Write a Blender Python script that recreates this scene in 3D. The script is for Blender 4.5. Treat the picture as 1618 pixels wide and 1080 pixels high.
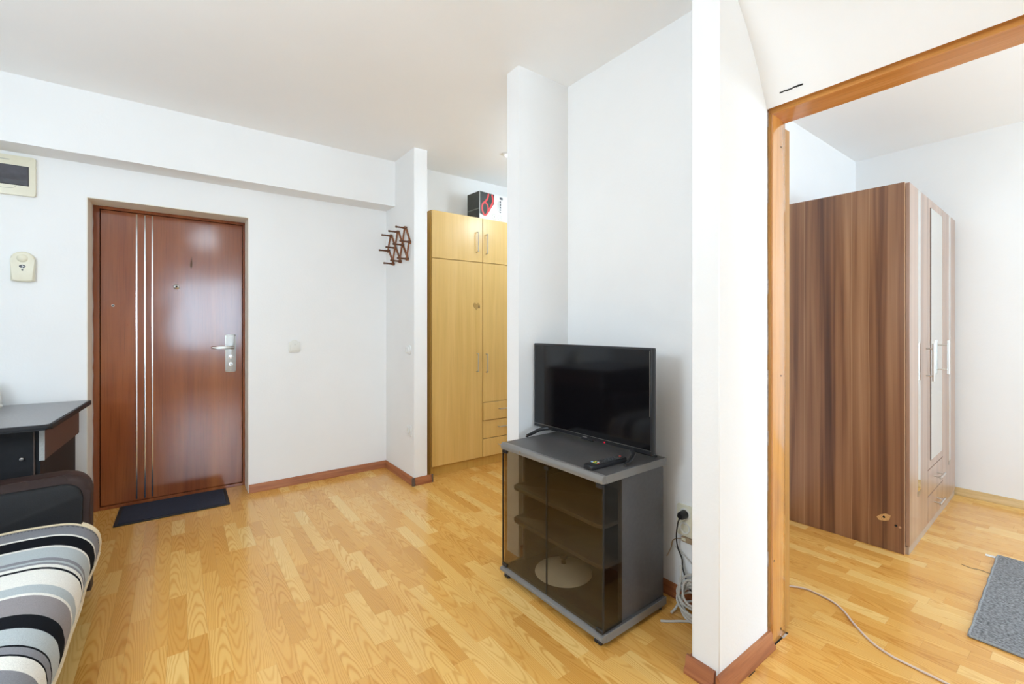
import bpy, bmesh, math, random
from mathutils import Vector, Matrix
random.seed(7)
for o in list(bpy.data.objects):
    bpy.data.objects.remove(o, do_unlink=True)
scene = bpy.context.scene
C = scene.collection
R = math.radians

# ------------------------------------------------------------------ camera
F, CX, YH, ANG, CAMH = 706.5, 809.0, 517.0, 53.33, 1.22
cam = bpy.data.cameras.new('camera')
cam.sensor_width = 36.0
cam.lens = F / 1618 * 36
cam.shift_y = -(540 - YH) / 1618.0
cam.clip_start = 0.02
co = bpy.data.objects.new('camera', cam)
C.objects.link(co)
co.location = (0, 0, CAMH)
fwd = Vector((math.cos(R(ANG)), math.sin(R(ANG)), 0))      # world X lies 53.33 deg right of the view axis
co.rotation_euler = (R(90), 0, math.atan2(fwd.y, fwd.x) - R(90))
scene.camera = co
scene.view_settings.view_transform = 'Standard'
scene.view_settings.look = 'None'
scene.view_settings.exposure = -0.42
scene.view_settings.gamma = 1.0
scene.view_settings.use_curve_mapping = False
scene.cycles.max_bounces = 10
scene.cycles.diffuse_bounces = 8
scene.cycles.glossy_bounces = 4
scene.cycles.transparent_max_bounces = 14

# ------------------------------------------------------------------ world and daylight
w = bpy.data.worlds.new('world'); scene.world = w; w.use_nodes = True
bg = w.node_tree.nodes['Background']
bg.inputs[0].default_value = (0.86, 0.93, 1.0, 1); bg.inputs[1].default_value = 2.0

def area(name, loc, rot, sx, sy, power, col):
    l = bpy.data.lights.new(name, 'AREA'); l.shape = 'RECTANGLE'; l.size = sx; l.size_y = sy
    l.energy = power; l.color = col
    o = bpy.data.objects.new(name, l); C.objects.link(o); o.location = loc; o.rotation_euler = rot
    return o
area('daylight_living_window', (0.575, -4.42, 1.52), (R(90), 0, 0), 1.55, 1.8, 168, (0.60, 0.80, 1.0))
area('daylight_bedroom_window', (3.25, -4.42, 1.45), (R(90), 0, 0), 2.2, 1.9, 195, (0.58, 0.79, 1.0))

# ------------------------------------------------------------------ node materials
def newmat(name):
    m = bpy.data.materials.new(name); m.use_nodes = True
    return m, m.node_tree, m.node_tree.nodes['Principled BSDF']
def setp(b, col=None, rough=None, metal=None, spec=None, coat=None, coatr=None):
    if col is not None: b.inputs['Base Color'].default_value = (*col, 1)
    if rough is not None: b.inputs['Roughness'].default_value = rough
    if metal is not None: b.inputs['Metallic'].default_value = metal
    if spec is not None: b.inputs['Specular IOR Level'].default_value = spec
    if coat is not None: b.inputs['Coat Weight'].default_value = coat
    if coatr is not None: b.inputs['Coat Roughness'].default_value = coatr
def nd(t, typ, **k):
    n = t.nodes.new(typ)
    for a, v in k.items(): setattr(n, a, v)
    return n
def ramp(t, stops, interp='LINEAR'):
    n = t.nodes.new('ShaderNodeValToRGB'); e = n.color_ramp; e.interpolation = interp
    while len(e.elements) < len(stops): e.elements.new(0.5)
    for el, (p, c) in zip(e.elements, stops):
        el.position = p; el.color = (*c, 1)
    return n
def plain(name, col, rough=0.5, metal=0.0, spec=0.5, noise=0.0, nscale=40, bump=0.0, bscale=200, coat=0.0, emit=None, estr=0):
    m, t, b = newmat(name); setp(b, col, rough, metal, spec, coat)
    tc = nd(t, 'ShaderNodeTexCoord')
    n = nd(t, 'ShaderNodeTexNoise'); n.inputs['Scale'].default_value = nscale; n.inputs['Detail'].default_value = 4
    t.links.new(tc.outputs['Object'], n.inputs['Vector'])
    k = noise if noise else 0.02
    r = ramp(t, [(0.3, tuple(c * (1 - k) for c in col)), (0.7, tuple(min(1, c * (1 + k)) for c in col))])
    t.links.new(n.outputs['Fac'], r.inputs[0]); t.links.new(r.outputs[0], b.inputs['Base Color'])
    if bump:
        n2 = nd(t, 'ShaderNodeTexNoise'); n2.inputs['Scale'].default_value = bscale; n2.inputs['Detail'].default_value = 3
        t.links.new(tc.outputs['Object'], n2.inputs['Vector'])
        bp = nd(t, 'ShaderNodeBump'); bp.inputs['Strength'].default_value = bump; bp.inputs['Distance'].default_value = 0.002
        t.links.new(n2.outputs['Fac'], bp.inputs['Height']); t.links.new(bp.outputs[0], b.inputs['Normal'])
    if emit:
        b.inputs['Emission Color'].default_value = (*emit, 1); b.inputs['Emission Strength'].default_value = estr
    return m
def wood(name, stops, scale, rough=0.35, fine=0.12, finescale=None, coat=0.0, coatr=0.1, wave=None, distort=0.6):
    """stretched-noise wood grain in object space; scale = noise frequency per axis"""
    m, t, b = newmat(name); setp(b, stops[0][1], rough, coat=coat, coatr=coatr)
    tc = nd(t, 'ShaderNodeTexCoord'); mp = nd(t, 'ShaderNodeMapping'); mp.inputs['Scale'].default_value = scale
    t.links.new(tc.outputs['Object'], mp.inputs[0])
    n = nd(t, 'ShaderNodeTexNoise'); n.inputs['Scale'].default_value = 1; n.inputs['Detail'].default_value = 5
    n.inputs['Distortion'].default_value = distort
    t.links.new(mp.outputs[0], n.inputs['Vector'])
    r = ramp(t, stops); t.links.new(n.outputs['Fac'], r.inputs[0])
    mp2 = nd(t, 'ShaderNodeMapping'); mp2.inputs['Scale'].default_value = finescale or tuple(s * 9 if s > 3 else s * 3 for s in scale)
    t.links.new(tc.outputs['Object'], mp2.inputs[0])
    n2 = nd(t, 'ShaderNodeTexNoise'); n2.inputs['Scale'].default_value = 1; n2.inputs['Detail'].default_value = 3
    t.links.new(mp2.outputs[0], n2.inputs['Vector'])
    mr = nd(t, 'ShaderNodeMapRange'); mr.inputs['From Min'].default_value = 0.3; mr.inputs['From Max'].default_value = 0.5
    mr.inputs['To Min'].default_value = 1 - fine; mr.inputs['To Max'].default_value = 1 + fine
    t.links.new(n2.outputs['Fac'], mr.inputs['Value'])
    mx = nd(t, 'ShaderNodeVectorMath', operation='SCALE')
    t.links.new(r.outputs[0], mx.inputs[0]); t.links.new(mr.outputs[0], mx.inputs['Scale'])
    t.links.new(mx.outputs[0], b.inputs['Base Color'])
    return m
def floorwood(name, island):
    """oak laminate strip: cathedral grain, own tone per strip"""
    m, t, b = newmat(name); setp(b, (0.5, 0.3, 0.1), 0.24, spec=0.5, coat=0.35, coatr=0.16)
    tc = nd(t, 'ShaderNodeTexCoord')
    if island: rn = nd(t, 'ShaderNodeNewGeometry').outputs['Random Per Island']
    else: rn = nd(t, 'ShaderNodeObjectInfo').outputs['Random']
    def M(op, a, bb=None, c=None):
        n = nd(t, 'ShaderNodeMath', operation=op)
        for i, x in enumerate((a, bb, c)):
            if x is None: continue
            if isinstance(x, (int, float)): n.inputs[i].default_value = x
            else: t.links.new(x, n.inputs[i])
        return n.outputs[0]
    rnd2 = M('FRACT', M('MULTIPLY', rn, 37.7)); rnd3 = M('FRACT', M('MULTIPLY', rn, 91.3))
    sep = nd(t, 'ShaderNodeSeparateXYZ'); t.links.new(tc.outputs['Object'], sep.inputs[0])
    off = nd(t, 'ShaderNodeCombineXYZ'); t.links.new(M('MULTIPLY', rn, 31.0), off.inputs[0]); t.links.new(M('MULTIPLY', rnd2, 17.0), off.inputs[1])
    add = nd(t, 'ShaderNodeVectorMath', operation='ADD'); t.links.new(tc.outputs['Object'], add.inputs[0]); t.links.new(off.outputs[0], add.inputs[1])
    # slow wobble of the grain lines
    mp = nd(t, 'ShaderNodeMapping'); mp.inputs['Scale'].default_value = (16, 4.5, 1); t.links.new(add.outputs[0], mp.inputs[0])
    nw = nd(t, 'ShaderNodeTexNoise'); nw.inputs['Scale'].default_value = 1; nw.inputs['Detail'].default_value = 2
    t.links.new(mp.outputs[0], nw.inputs['Vector'])
    u = M('ADD', sep.outputs[0], M('MULTIPLY', M('SUBTRACT', rnd2, 0.5), 0.07))
    sgn = M('SUBTRACT', M('MULTIPLY', M('GREATER_THAN', rnd3, 0.5), 2.0), 1.0)
    v = M('ADD', M('MULTIPLY', M('MULTIPLY', u, u), 3900.0), M('MULTIPLY', M('MULTIPLY', sep.outputs[1], 19.0), sgn))
    v = M('ADD', v, M('MULTIPLY', nw.outputs['Fac'], 5.0))
    g = M('MULTIPLY', M('ADD', M('SINE', M('MULTIPLY', v, 3.1416)), 1.0), 0.5)
    g = M('POWER', g, 3.0)
    # fine pores
    mp2 = nd(t, 'ShaderNodeMapping'); mp2.inputs['Scale'].default_value = (420, 14, 1); t.links.new(add.outputs[0], mp2.inputs[0])
    nf = nd(t, 'ShaderNodeTexNoise'); nf.inputs['Scale'].default_value = 1; nf.inputs['Detail'].default_value = 3
    t.links.new(mp2.outputs[0], nf.inputs['Vector'])
    base = ramp(t, [(0.0, (0.66, 0.33, 0.070)), (0.3, (0.74, 0.39, 0.092)), (0.62, (0.78, 0.435, 0.112)), (0.85, (0.81, 0.485, 0.145)), (1.0, (0.85, 0.56, 0.20))])
    t.links.new(rn, base.inputs[0])
    k = M('SUBTRACT', 1.07, M('MULTIPLY', nf.outputs['Fac'], 0.16))
    sc = nd(t, 'ShaderNodeVectorMath', operation='SCALE'); t.links.new(base.outputs[0], sc.inputs[0]); t.links.new(k, sc.inputs['Scale'])
    mx = nd(t, 'ShaderNodeMix', data_type='RGBA', blend_type='MULTIPLY'); mx.inputs[7].default_value = (0.80, 0.66, 0.46, 1)   # darker, redder late wood
    t.links.new(M('MULTIPLY', g, M('ADD', 0.45, M('MULTIPLY', rnd3, 0.5))), mx.inputs['Factor']); t.links.new(sc.outputs[0], mx.inputs[6])
    t.links.new(mx.outputs[2], b.inputs['Base Color'])
    return m
def glassy(name, tint, refl=0.06, rough=0.02):
    m, t, b = newmat(name); t.nodes.remove(b)
    out = t.nodes['Material Output']
    tr = nd(t, 'ShaderNodeBsdfTransparent'); tr.inputs[0].default_value = (*tint, 1)
    gl = nd(t, 'ShaderNodeBsdfGlossy'); gl.inputs['Roughness'].default_value = rough
    fr = nd(t, 'ShaderNodeFresnel')
    ge = nd(t, 'ShaderNodeNewGeometry'); mr = nd(t, 'ShaderNodeMapRange'); mr.inputs['To Min'].default_value = 1.45; mr.inputs['To Max'].default_value = 1 / 1.45
    t.links.new(ge.outputs['Backfacing'], mr.inputs['Value']); t.links.new(mr.outputs[0], fr.inputs['IOR'])   # thin sheet: same mirror share on both faces
    mx = nd(t, 'ShaderNodeMixShader')
    t.links.new(fr.outputs[0], mx.inputs[0]); t.links.new(tr.outputs[0], mx.inputs[1]); t.links.new(gl.outputs[0], mx.inputs[2])
    t.links.new(mx.outputs[0], out.inputs[0])
    return m

MAT = {}
MAT['wall'] = plain('wall_paint', (0.85, 0.85, 0.845), 0.85, noise=0.012, nscale=3, bump=0.25, bscale=90)
MAT['ceiling'] = plain('ceiling_paint', (0.93, 0.93, 0.925), 0.9, noise=0.01, nscale=2, bump=0.15, bscale=80)
MAT['reveal'] = plain('reveal_paint', (0.82, 0.78, 0.69), 0.85, noise=0.04, nscale=8, bump=0.3)
MAT['plank'] = floorwood('oak_laminate', False)
MAT['plank_i'] = floorwood('oak_laminate_joined', True)
MAT['subfloor'] = plain('subfloor', (0.16, 0.085, 0.03), 0.8, noise=0.1)
MAT['redwood'] = wood('red_brown_skirting', [(0.25, (0.23, 0.070, 0.025)), (0.5, (0.345, 0.118, 0.042)), (0.75, (0.43, 0.17, 0.065))], (3, 3, 60), 0.5)
MAT['palewood'] = wood('pale_skirting', [(0.25, (0.50, 0.33, 0.13)), (0.5, (0.58, 0.40, 0.18)), (0.75, (0.66, 0.48, 0.25))], (3, 3, 60), 0.4)
MAT['cap'] = plain('grey_corner_cap', (0.11, 0.075, 0.06), 0.45)
MAT['frameoak'] = wood('door_frame_oak', [(0.25, (0.50, 0.21, 0.045)), (0.5, (0.58, 0.26, 0.065)), (0.75, (0.64, 0.32, 0.10))], (40, 40, 1.6), 0.2, coat=1.0, coatr=0.12)
MAT['headoak'] = wood('door_head_oak', [(0.25, (0.50, 0.21, 0.045)), (0.5, (0.58, 0.26, 0.065)), (0.75, (0.64, 0.32, 0.10))], (40, 1.6, 40), 0.25, coat=0.4)
MAT['leafoak'] = wood('door_leaf_oak', [(0.25, (0.33, 0.15, 0.03)), (0.5, (0.40, 0.19, 0.04)), (0.75, (0.45, 0.23, 0.06))], (30, 30, 1.2), 0.3)
MAT['mahogany'] = wood('mahogany_veneer', [(0.2, (0.13, 0.030, 0.013)), (0.42, (0.215, 0.058, 0.021)), (0.6, (0.27, 0.080, 0.026)), (0.8, (0.36, 0.118, 0.034))], (7, 7, 0.5), 0.14, fine=0.10, finescale=(120, 120, 3), coat=0.0)
MAT['beech'] = wood('beech_laminate', [(0.25, (0.61, 0.385, 0.105)), (0.5, (0.66, 0.425, 0.13)), (0.75, (0.70, 0.465, 0.16))], (22, 22, 0.9), 0.32, fine=0.05, coat=0.25, coatr=0.25)
MAT['beechside'] = wood('beech_edge', [(0.25, (0.52, 0.30, 0.06)), (0.75, (0.60, 0.37, 0.09))], (22, 22, 0.9), 0.4, fine=0.05)
def walnut():
    """walnut print: boards of differing tone side by side, streaky vertical figure, pale lines where boards meet"""
    m, t, b = newmat('walnut_laminate'); setp(b, (.25, .12, .06), .34, coat=.25, coatr=.15)
    tc = nd(t, 'ShaderNodeTexCoord'); sep = nd(t, 'ShaderNodeSeparateXYZ'); t.links.new(tc.outputs['Object'], sep.inputs[0])
    def M(op, a, bb=None):
        n = nd(t, 'ShaderNodeMath', operation=op)
        for i_, x in enumerate((a, bb)):
            if x is None: continue
            if isinstance(x, (int, float)): n.inputs[i_].default_value = x
            else: t.links.new(x, n.inputs[i_])
        return n.outputs[0]
    def noise(sc, det, dist=0.0):
        mp = nd(t, 'ShaderNodeMapping'); mp.inputs['Scale'].default_value = sc; t.links.new(tc.outputs['Object'], mp.inputs[0])
        n = nd(t, 'ShaderNodeTexNoise'); n.inputs['Scale'].default_value = 1; n.inputs['Detail'].default_value = det; n.inputs['Distortion'].default_value = dist
        t.links.new(mp.outputs[0], n.inputs['Vector']); return n.outputs['Fac']
    u = M('ADD', M('ADD', sep.outputs[0], sep.outputs[1]), M('MULTIPLY', noise((.5, .5, 1.2), 1), .02))
    cell = M('MULTIPLY', u, 12.5)
    wn = nd(t, 'ShaderNodeTexWhiteNoise', noise_dimensions='1D'); t.links.new(M('FLOOR', cell), wn.inputs['W'])
    v = M('ADD', M('MULTIPLY', M('SUBTRACT', wn.outputs['Value'], .5), .16), noise((26, 26, .55), 4, .5))
    v = M('ADD', v, M('MULTIPLY', M('SUBTRACT', noise((6, 6, .4), 2), .5), .55))
    r = ramp(t, [(.22, (.075, .032, .023)), (.36, (.145, .064, .037)), (.48, (.235, .110, .057)), (.60, (.30, .150, .078)), (.75, (.37, .20, .11)), (.9, (.43, .25, .145))])
    t.links.new(v, r.inputs[0])
    fr_ = M('FRACT', cell); line = M('LESS_THAN', fr_, .035)
    gate = M('MULTIPLY', line, M('GREATER_THAN', wn.outputs['Value'], .55))
    mx = nd(t, 'ShaderNodeMix', data_type='RGBA'); t.links.new(M('MULTIPLY', gate, .6), mx.inputs['Factor']); t.links.new(r.outputs[0], mx.inputs[6]); mx.inputs[7].default_value = (.56, .36, .21, 1)
    sc_ = nd(t, 'ShaderNodeVectorMath', operation='SCALE'); t.links.new(mx.outputs[2], sc_.inputs[0])
    t.links.new(M('ADD', .86, M('MULTIPLY', noise((190, 190, 2.2), 3), .28)), sc_.inputs['Scale'])
    t.links.new(sc_.outputs[0], b.inputs['Base Color'])
    return m
MAT['walnut'] = walnut()
MAT['walnutsheen'] = wood('walnut_front_sheen', [(0.22, (0.15, 0.085, 0.06)), (0.45, (0.29, 0.175, 0.12)), (0.6, (0.36, 0.23, 0.165)), (0.8, (0.44, 0.31, 0.23))], (16, 16, 0.35), 0.35, fine=0.1, finescale=(150, 150, 2.0), coat=0.7, coatr=0.28)  # same walnut, its pale grazing sheen mixed into the base colour
MAT['walnutedge'] = plain('walnut_edge_band', (0.52, 0.30, 0.17), 0.4)
MAT['rawboard'] = plain('raw_chipboard', (0.60, 0.36, 0.15), 0.9, noise=0.2, nscale=200)
MAT['hole'] = plain('dark_hole', (0.008, 0.007, 0.006), 0.9)
MAT['mirror'] = plain('mirror_glass', (0.86, 0.88, 0.87), 0.03, 1.0)
MAT['chrome'] = plain('brushed_steel', (0.66, 0.65, 0.63), 0.28, 1.0)
MAT['satin'] = plain('satin_nickel', (0.50, 0.47, 0.42), 0.35, 1.0)
MAT['strip'] = plain('polished_strip', (0.80, 0.82, 0.86), 0.22, 1.0)
MAT['cream'] = plain('cream_plastic', (0.74, 0.70, 0.55), 0.35)
MAT['ivory'] = plain('ivory_plastic', (0.77, 0.76, 0.71), 0.35)
MAT['whiteplastic'] = plain('white_plastic', (0.80, 0.80, 0.79), 0.35)
MAT['smoke'] = plain('smoked_cover', (0.05, 0.045, 0.055), 0.25, noise=0.3, nscale=20)
MAT['blackplastic'] = plain('black_plastic', (0.014, 0.014, 0.016), 0.35)
MAT['blackmatte'] = plain('black_laminate', (0.012, 0.012, 0.014), 0.55, spec=0.3, noise=0.15)
MAT['screen'] = plain('tv_screen', (0.0045, 0.004, 0.005), 0.08, spec=0.5)
MAT['bezel'] = plain('tv_bezel', (0.012, 0.012, 0.014), 0.3)
MAT['grey'] = plain('dark_grey_laminate', (0.082, 0.077, 0.077), 0.36, noise=0.08, nscale=60)
MAT['greyedge'] = plain('grey_edge_profile', (0.20, 0.19, 0.18), 0.32)
MAT['glass'] = glassy('smoked_bronze_glass', (0.735, 0.69, 0.615))
MAT['clear'] = glassy('window_glass', (0.98, 0.99, 0.99))
MAT['navymat'] = plain('dark_ribbed_mat', (0.015, 0.021, 0.040), 0.85, noise=0.3, nscale=150, bump=0.6, bscale=400)
MAT['matrim'] = plain('mat_rubber_rim', (0.02, 0.02, 0.022), 0.6)
MAT['leather'] = plain('black_leather', (0.010, 0.0095, 0.010), 0.5, spec=0.3, bump=0.25, bscale=220)
MAT['leatherrim'] = plain('dark_brown_leather', (0.032, 0.016, 0.013), 0.5, spec=0.3, bump=0.25, bscale=220)
MAT['desktop'] = plain('grey_speckled_desktop', (0.20, 0.20, 0.21), 0.28, noise=0.22, nscale=260)
MAT['brownlam'] = plain('brown_laminate', (0.075, 0.034, 0.024), 0.4, noise=0.08, nscale=80)
MAT['chipedge'] = plain('grey_board_edge', (0.42, 0.42, 0.40), 0.7, noise=0.1, nscale=150)
MAT['peg'] = plain('dark_turned_wood', (0.24, 0.085, 0.028), 0.4, noise=0.15)
MAT['pegdark'] = plain('peg_shaft', (0.12, 0.045, 0.018), 0.4, noise=0.15)
MAT['carpet'] = plain('grey_carpet', (0.225, 0.235, 0.25), 0.95, noise=0.55, nscale=105, bump=1.0, bscale=220)
MAT['carpetedge'] = plain('grey_carpet_edging', (0.30, 0.32, 0.335), 0.95, noise=0.3, nscale=220, bump=1.0, bscale=300)
MAT['wcable'] = plain('white_cable', (0.50, 0.47, 0.42), 0.45)
MAT['bcable'] = plain('pinkish_cable', (0.66, 0.54, 0.47), 0.4)
MAT['porcelain'] = plain('white_enamel', (0.72, 0.70, 0.66), 0.3)
MAT['boxblack'] = plain('printed_black', (0.030, 0.034, 0.028), 0.4, noise=0.25, nscale=20)
MAT['boxwhite'] = plain('printed_white', (0.75, 0.76, 0.74), 0.5)
MAT['boxred'] = plain('printed_red', (0.66, 0.05, 0.05), 0.4)
MAT['boxgreen'] = plain('printed_green_line', (0.50, 0.56, 0.36), 0.5)
MAT['textdark'] = plain('printed_text', (0.06, 0.06, 0.07), 0.5)
MAT['textgrey'] = plain('printed_grey_text', (0.45, 0.43, 0.36), 0.5)
MAT['tan'] = plain('tan_sticker', (0.42, 0.26, 0.07), 0.5)
MAT['tanbox'] = plain('tan_connector', (0.36, 0.25, 0.15), 0.6)
MAT['led'] = plain('red_led', (0.5, 0.0, 0.02), 0.4, emit=(1, 0.02, 0.05), estr=1.2)
MAT['red'] = plain('red_button', (0.45, 0.06, 0.05), 0.4)
MAT['green'] = plain('green_button', (0.12, 0.40, 0.06), 0.4)
MAT['yellow'] = plain('yellow_button', (0.65, 0.55, 0.06), 0.4)
MAT['blue'] = plain('blue_button', (0.25, 0.45, 0.70), 0.4)
MAT['greybutton'] = plain('grey_button', (0.05, 0.05, 0.055), 0.4)
MAT['plaster'] = plain('rough_plaster', (0.42, 0.40, 0.39), 0.95, noise=0.3, nscale=60, bump=1.0, bscale=60)
MAT['lampglass'] = plain('lit_lamp_glass', (0.9, 0.88, 0.82), 0.4, emit=(1.0, 0.95, 0.84), estr=9.0)
MAT['bulb'] = plain('lit_bulb', (0.95, 0.95, 0.92), 0.4, emit=(1.0, 0.97, 0.90), estr=20.0)

# ------------------------------------------------------------------ mesh builder
class MB:
    def __init__(s): s.bm = bmesh.new()
    def box(s, lo, hi, bevel=0.0, seg=1):
        bm = s.bm
        vs = [bm.verts.new((x, y, z)) for x in (lo[0], hi[0]) for y in (lo[1], hi[1]) for z in (lo[2], hi[2])]
        fs = [(0, 1, 3, 2), (4, 6, 7, 5), (0, 4, 5, 1), (2, 3, 7, 6), (0, 2, 6, 4), (1, 5, 7, 3)]
        fa = [bm.faces.new([vs[i] for i in f]) for f in fs]
        if bevel > 0:
            es = list({e for f in fa for e in f.edges})
            bmesh.ops.bevel(bm, geom=es, offset=bevel, segments=seg, affect='EDGES', profile=0.5)
        return s
    def prism(s, pts, a, b, f, bevel=0.0, seg=2):
        """outline pts (u,v) swept from a to b; f(u,v,t) -> xyz"""
        bm = s.bm; n = len(pts)
        v0 = [bm.verts.new(f(u, v, a)) for u, v in pts]; v1 = [bm.verts.new(f(u, v, b)) for u, v in pts]
        fa = [bm.faces.new(v0[::-1]), bm.faces.new(v1)]
        for i in range(n):
            j = (i + 1) % n
            fa.append(bm.faces.new((v0[i], v0[j], v1[j], v1[i])))
        if bevel > 0:
            es = list({e for e in fa[0].edges} | {e for e in fa[1].edges})
            bmesh.ops.bevel(bm, geom=es, offset=bevel, segments=seg, affect='EDGES', profile=0.5)
        return s
    def tube(s, pts, r, seg=8, closed=False, caps=True, r2=None):
        bm = s.bm; P = [Vector(p) for p in pts]; n = len(P); rings = []
        up = Vector((0, 0, 1)); prev = None
        for i in range(n):
            if closed: d = P[(i + 1) % n] - P[i - 1]
            else: d = P[min(i + 1, n - 1)] - P[max(i - 1, 0)]
            d.normalize()
            if prev is None:
                a = d.cross(up)
                if a.length < 1e-3: a = d.cross(Vector((1, 0, 0)))
            else: a = prev - d * prev.dot(d)
            a.normalize(); prev = a; b = d.cross(a)
            rr = r if r2 is None else r + (r2 - r) * i / (n - 1)
            rings.append([bm.verts.new(P[i] + (a * math.cos(2 * math.pi * k / seg) + b * math.sin(2 * math.pi * k / seg)) * rr) for k in range(seg)])
        m = n if closed else n - 1
        for i in range(m):
            A, B = rings[i], rings[(i + 1) % n]
            for k in range(seg):
                l = (k + 1) % seg
                bm.faces.new((A[k], A[l], B[l], B[k]))
        if caps and not closed:
            bm.faces.new(rings[0][::-1]); bm.faces.new(rings[-1])
        return s
    def lathe(s, prof, c, axis='z', seg=32):
        """prof: (radius, height) list around axis through c"""
        bm = s.bm; rings = []
        def put(x, y, h):
            if axis == 'z': return (c[0] + x, c[1] + y, c[2] + h)
            if axis == 'y': return (c[0] + x, c[1] + h, c[2] + y)
            return (c[0] + h, c[1] + x, c[2] + y)
        for r, h in prof:
            if r < 1e-6: rings.append([bm.verts.new(put(0, 0, h))])
            else: rings.append([bm.verts.new(put(r * math.cos(2 * math.pi * k / seg), r * math.sin(2 * math.pi * k / seg), h)) for k in range(seg)])
        for A, B in zip(rings, rings[1:]):
            for k in range(seg):
                l = (k + 1) % seg
                if len(A) == 1 and len(B) == 1: continue
                if len(A) == 1: bm.faces.new((A[0], B[l], B[k]))
                elif len(B) == 1: bm.faces.new((A[k], A[l], B[0]))
                else: bm.faces.new((A[k], A[l], B[l], B[k]))
        return s
    def obj(s, name, mat, parent=None, smooth=True, loc=(0, 0, 0), rz=0):
        bmesh.ops.recalc_face_normals(s.bm, faces=s.bm.faces)
        me = bpy.data.meshes.new(name); s.bm.to_mesh(me); s.bm.free()
        me.materials.append(MAT[mat] if isinstance(mat, str) else mat)
        if smooth:
            for p in me.polygons: p.use_smooth = True
            me.set_sharp_from_angle(angle=R(38))
        o = bpy.data.objects.new(name, me); C.objects.link(o)
        o.location = loc; o.rotation_euler = (0, 0, rz)
        if parent: o.parent = parent
        return o
def smoothpath(pts, n=6, closed=False):
    P = [Vector(p) for p in pts]; out = []; m = len(P)
    for i in range(m if closed else m - 1):
        if closed: a, b, c, d = P[i - 1], P[i], P[(i + 1) % m], P[(i + 2) % m]
        else: a, b, c, d = P[max(i - 1, 0)], P[i], P[i + 1], P[min(i + 2, m - 1)]
        for k in range(n):
            t = k / n
            out.append(0.5 * ((2 * b) + (c - a) * t + (2 * a - 5 * b + 4 * c - d) * t * t + (3 * b - a - 3 * c + d) * t ** 3))
    if not closed: out.append(P[-1])
    return out
def rrect(x0, y0, x1, y1, r, seg=6, corners=(1, 1, 1, 1)):
    """rounded outline, corners order: bl, br, tr, tl"""
    out = []
    for (cx, cy, a0, on) in ((x0 + r, y0 + r, 180, corners[0]), (x1 - r, y0 + r, 270, corners[1]), (x1 - r, y1 - r, 0, corners[2]), (x0 + r, y1 - r, 90, corners[3])):
        if on:
            for k in range(seg + 1):
                a = R(a0 + 90 * k / seg); out.append((cx + r * math.cos(a), cy + r * math.sin(a)))
        else:
            out.append((x0 if cx < (x0 + x1) / 2 else x1, y0 if cy < (y0 + y1) / 2 else y1))
    return out
XZ = lambda u, v, t: (u, t, v)
YZ = lambda u, v, t: (t, u, v)
XY = lambda u, v, t: (u, v, t)
def thing(name, label, cat, loc=(0, 0, 0), rz=0, group=None, kind=None):
    o = bpy.data.objects.new(name, None); C.objects.link(o); o.empty_display_size = 0.05
    o.location = loc; o.rotation_euler = (0, 0, rz)
    return tag(o, label, cat, group, kind)
def tag(o, label, cat, group=None, kind=None):
    o['label'] = label; o['category'] = cat
    if group: o['group'] = group
    if kind: o['kind'] = kind
    return o
def bx(name, lo, hi, mat, parent=None, bevel=0.0, seg=1):
    return MB().box(lo, hi, bevel, seg).obj(name, mat, parent)
def struct(o, label, cat): return tag(o, label, cat, kind='structure')

# ------------------------------------------------------------------ the shell
H = 2.61
WY = 3.80           # entrance wall plane
DX0, DX1 = 1.805, 1.945   # bedroom wall, front and rear plane
FARX, BEDY = 4.56, 1.29
struct(bx('ceiling', (-1.85, -4.35, H), (4.75, 4.2, H + 0.1), 'ceiling'), 'flat white painted ceiling over both rooms', 'ceiling')
b = MB().box((-1.85, WY, 0), (-0.46, 4.2, H)).box((0.412, WY, 0), (3.15, 4.2, H)).box((-0.46, WY, 2.03), (0.412, 4.2, H))
wall_back = struct(b.obj('wall_back', 'wall', smooth=False), 'white painted wall around the brown entrance door', 'wall')
# thin painted lining of the door recess
b = MB().box((-0.46, WY + 0.002, 0.0), (-0.456, 4.0, 2.03)).box((0.408, WY + 0.002, 0.0), (0.412, 4.0, 2.03)).box((-0.456, WY + 0.002, 2.026), (0.408, 4.0, 2.03))
b.obj('door_reveal', 'reveal', wall_back, smooth=False)
struct(bx('wall_beam', (-1.70, 3.60, 2.235), (1.455, WY, H), 'wall'), 'white ceiling beam box running above the entrance door', 'beam')
struct(bx('wall_hall_beam', (1.565, 3.60, 2.235), (3.0, WY, H), 'wall'), 'white ceiling beam above the beech wardrobe', 'beam')
stub1 = struct(bx('wall_hook_stub', (1.455, 3.22, 0), (1.565, WY, H), 'wall'), 'narrow white wall stub that carries the wooden peg rack', 'wall')
struct(bx('wall_left', (-1.85, -4.35, 0), (-1.70, WY, H), 'wall'), 'white side wall behind the sofa', 'wall')
stub2 = struct(bx('wall_television_stub', (1.445, 1.882, 0), (3.0, 1.985, H), 'wall'), 'white partition wall end left of the television', 'wall')
struct(bx('wall_hall_end', (3.0, 1.882, 0), (3.15, WY, H), 'wall'), 'white end wall of the hall', 'wall')
b = MB().box((DX0, 0.800, 0), (DX1, 1.882, H)).box((DX0, -0.03, 2.075), (DX1, 0.800, H)).box((DX0, -4.2, 0), (DX1, -0.03, H))
wall_right = struct(b.obj('wall_right', 'wall', smooth=False), 'white wall behind the television with the bedroom doorway', 'wall')
pier = struct(bx('wall_pier', (1.455, 0.788, 0), (DX0, 0.890, H), 'wall', bevel=0.003), 'white wall pier between television corner and bedroom doorway', 'wall')
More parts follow.
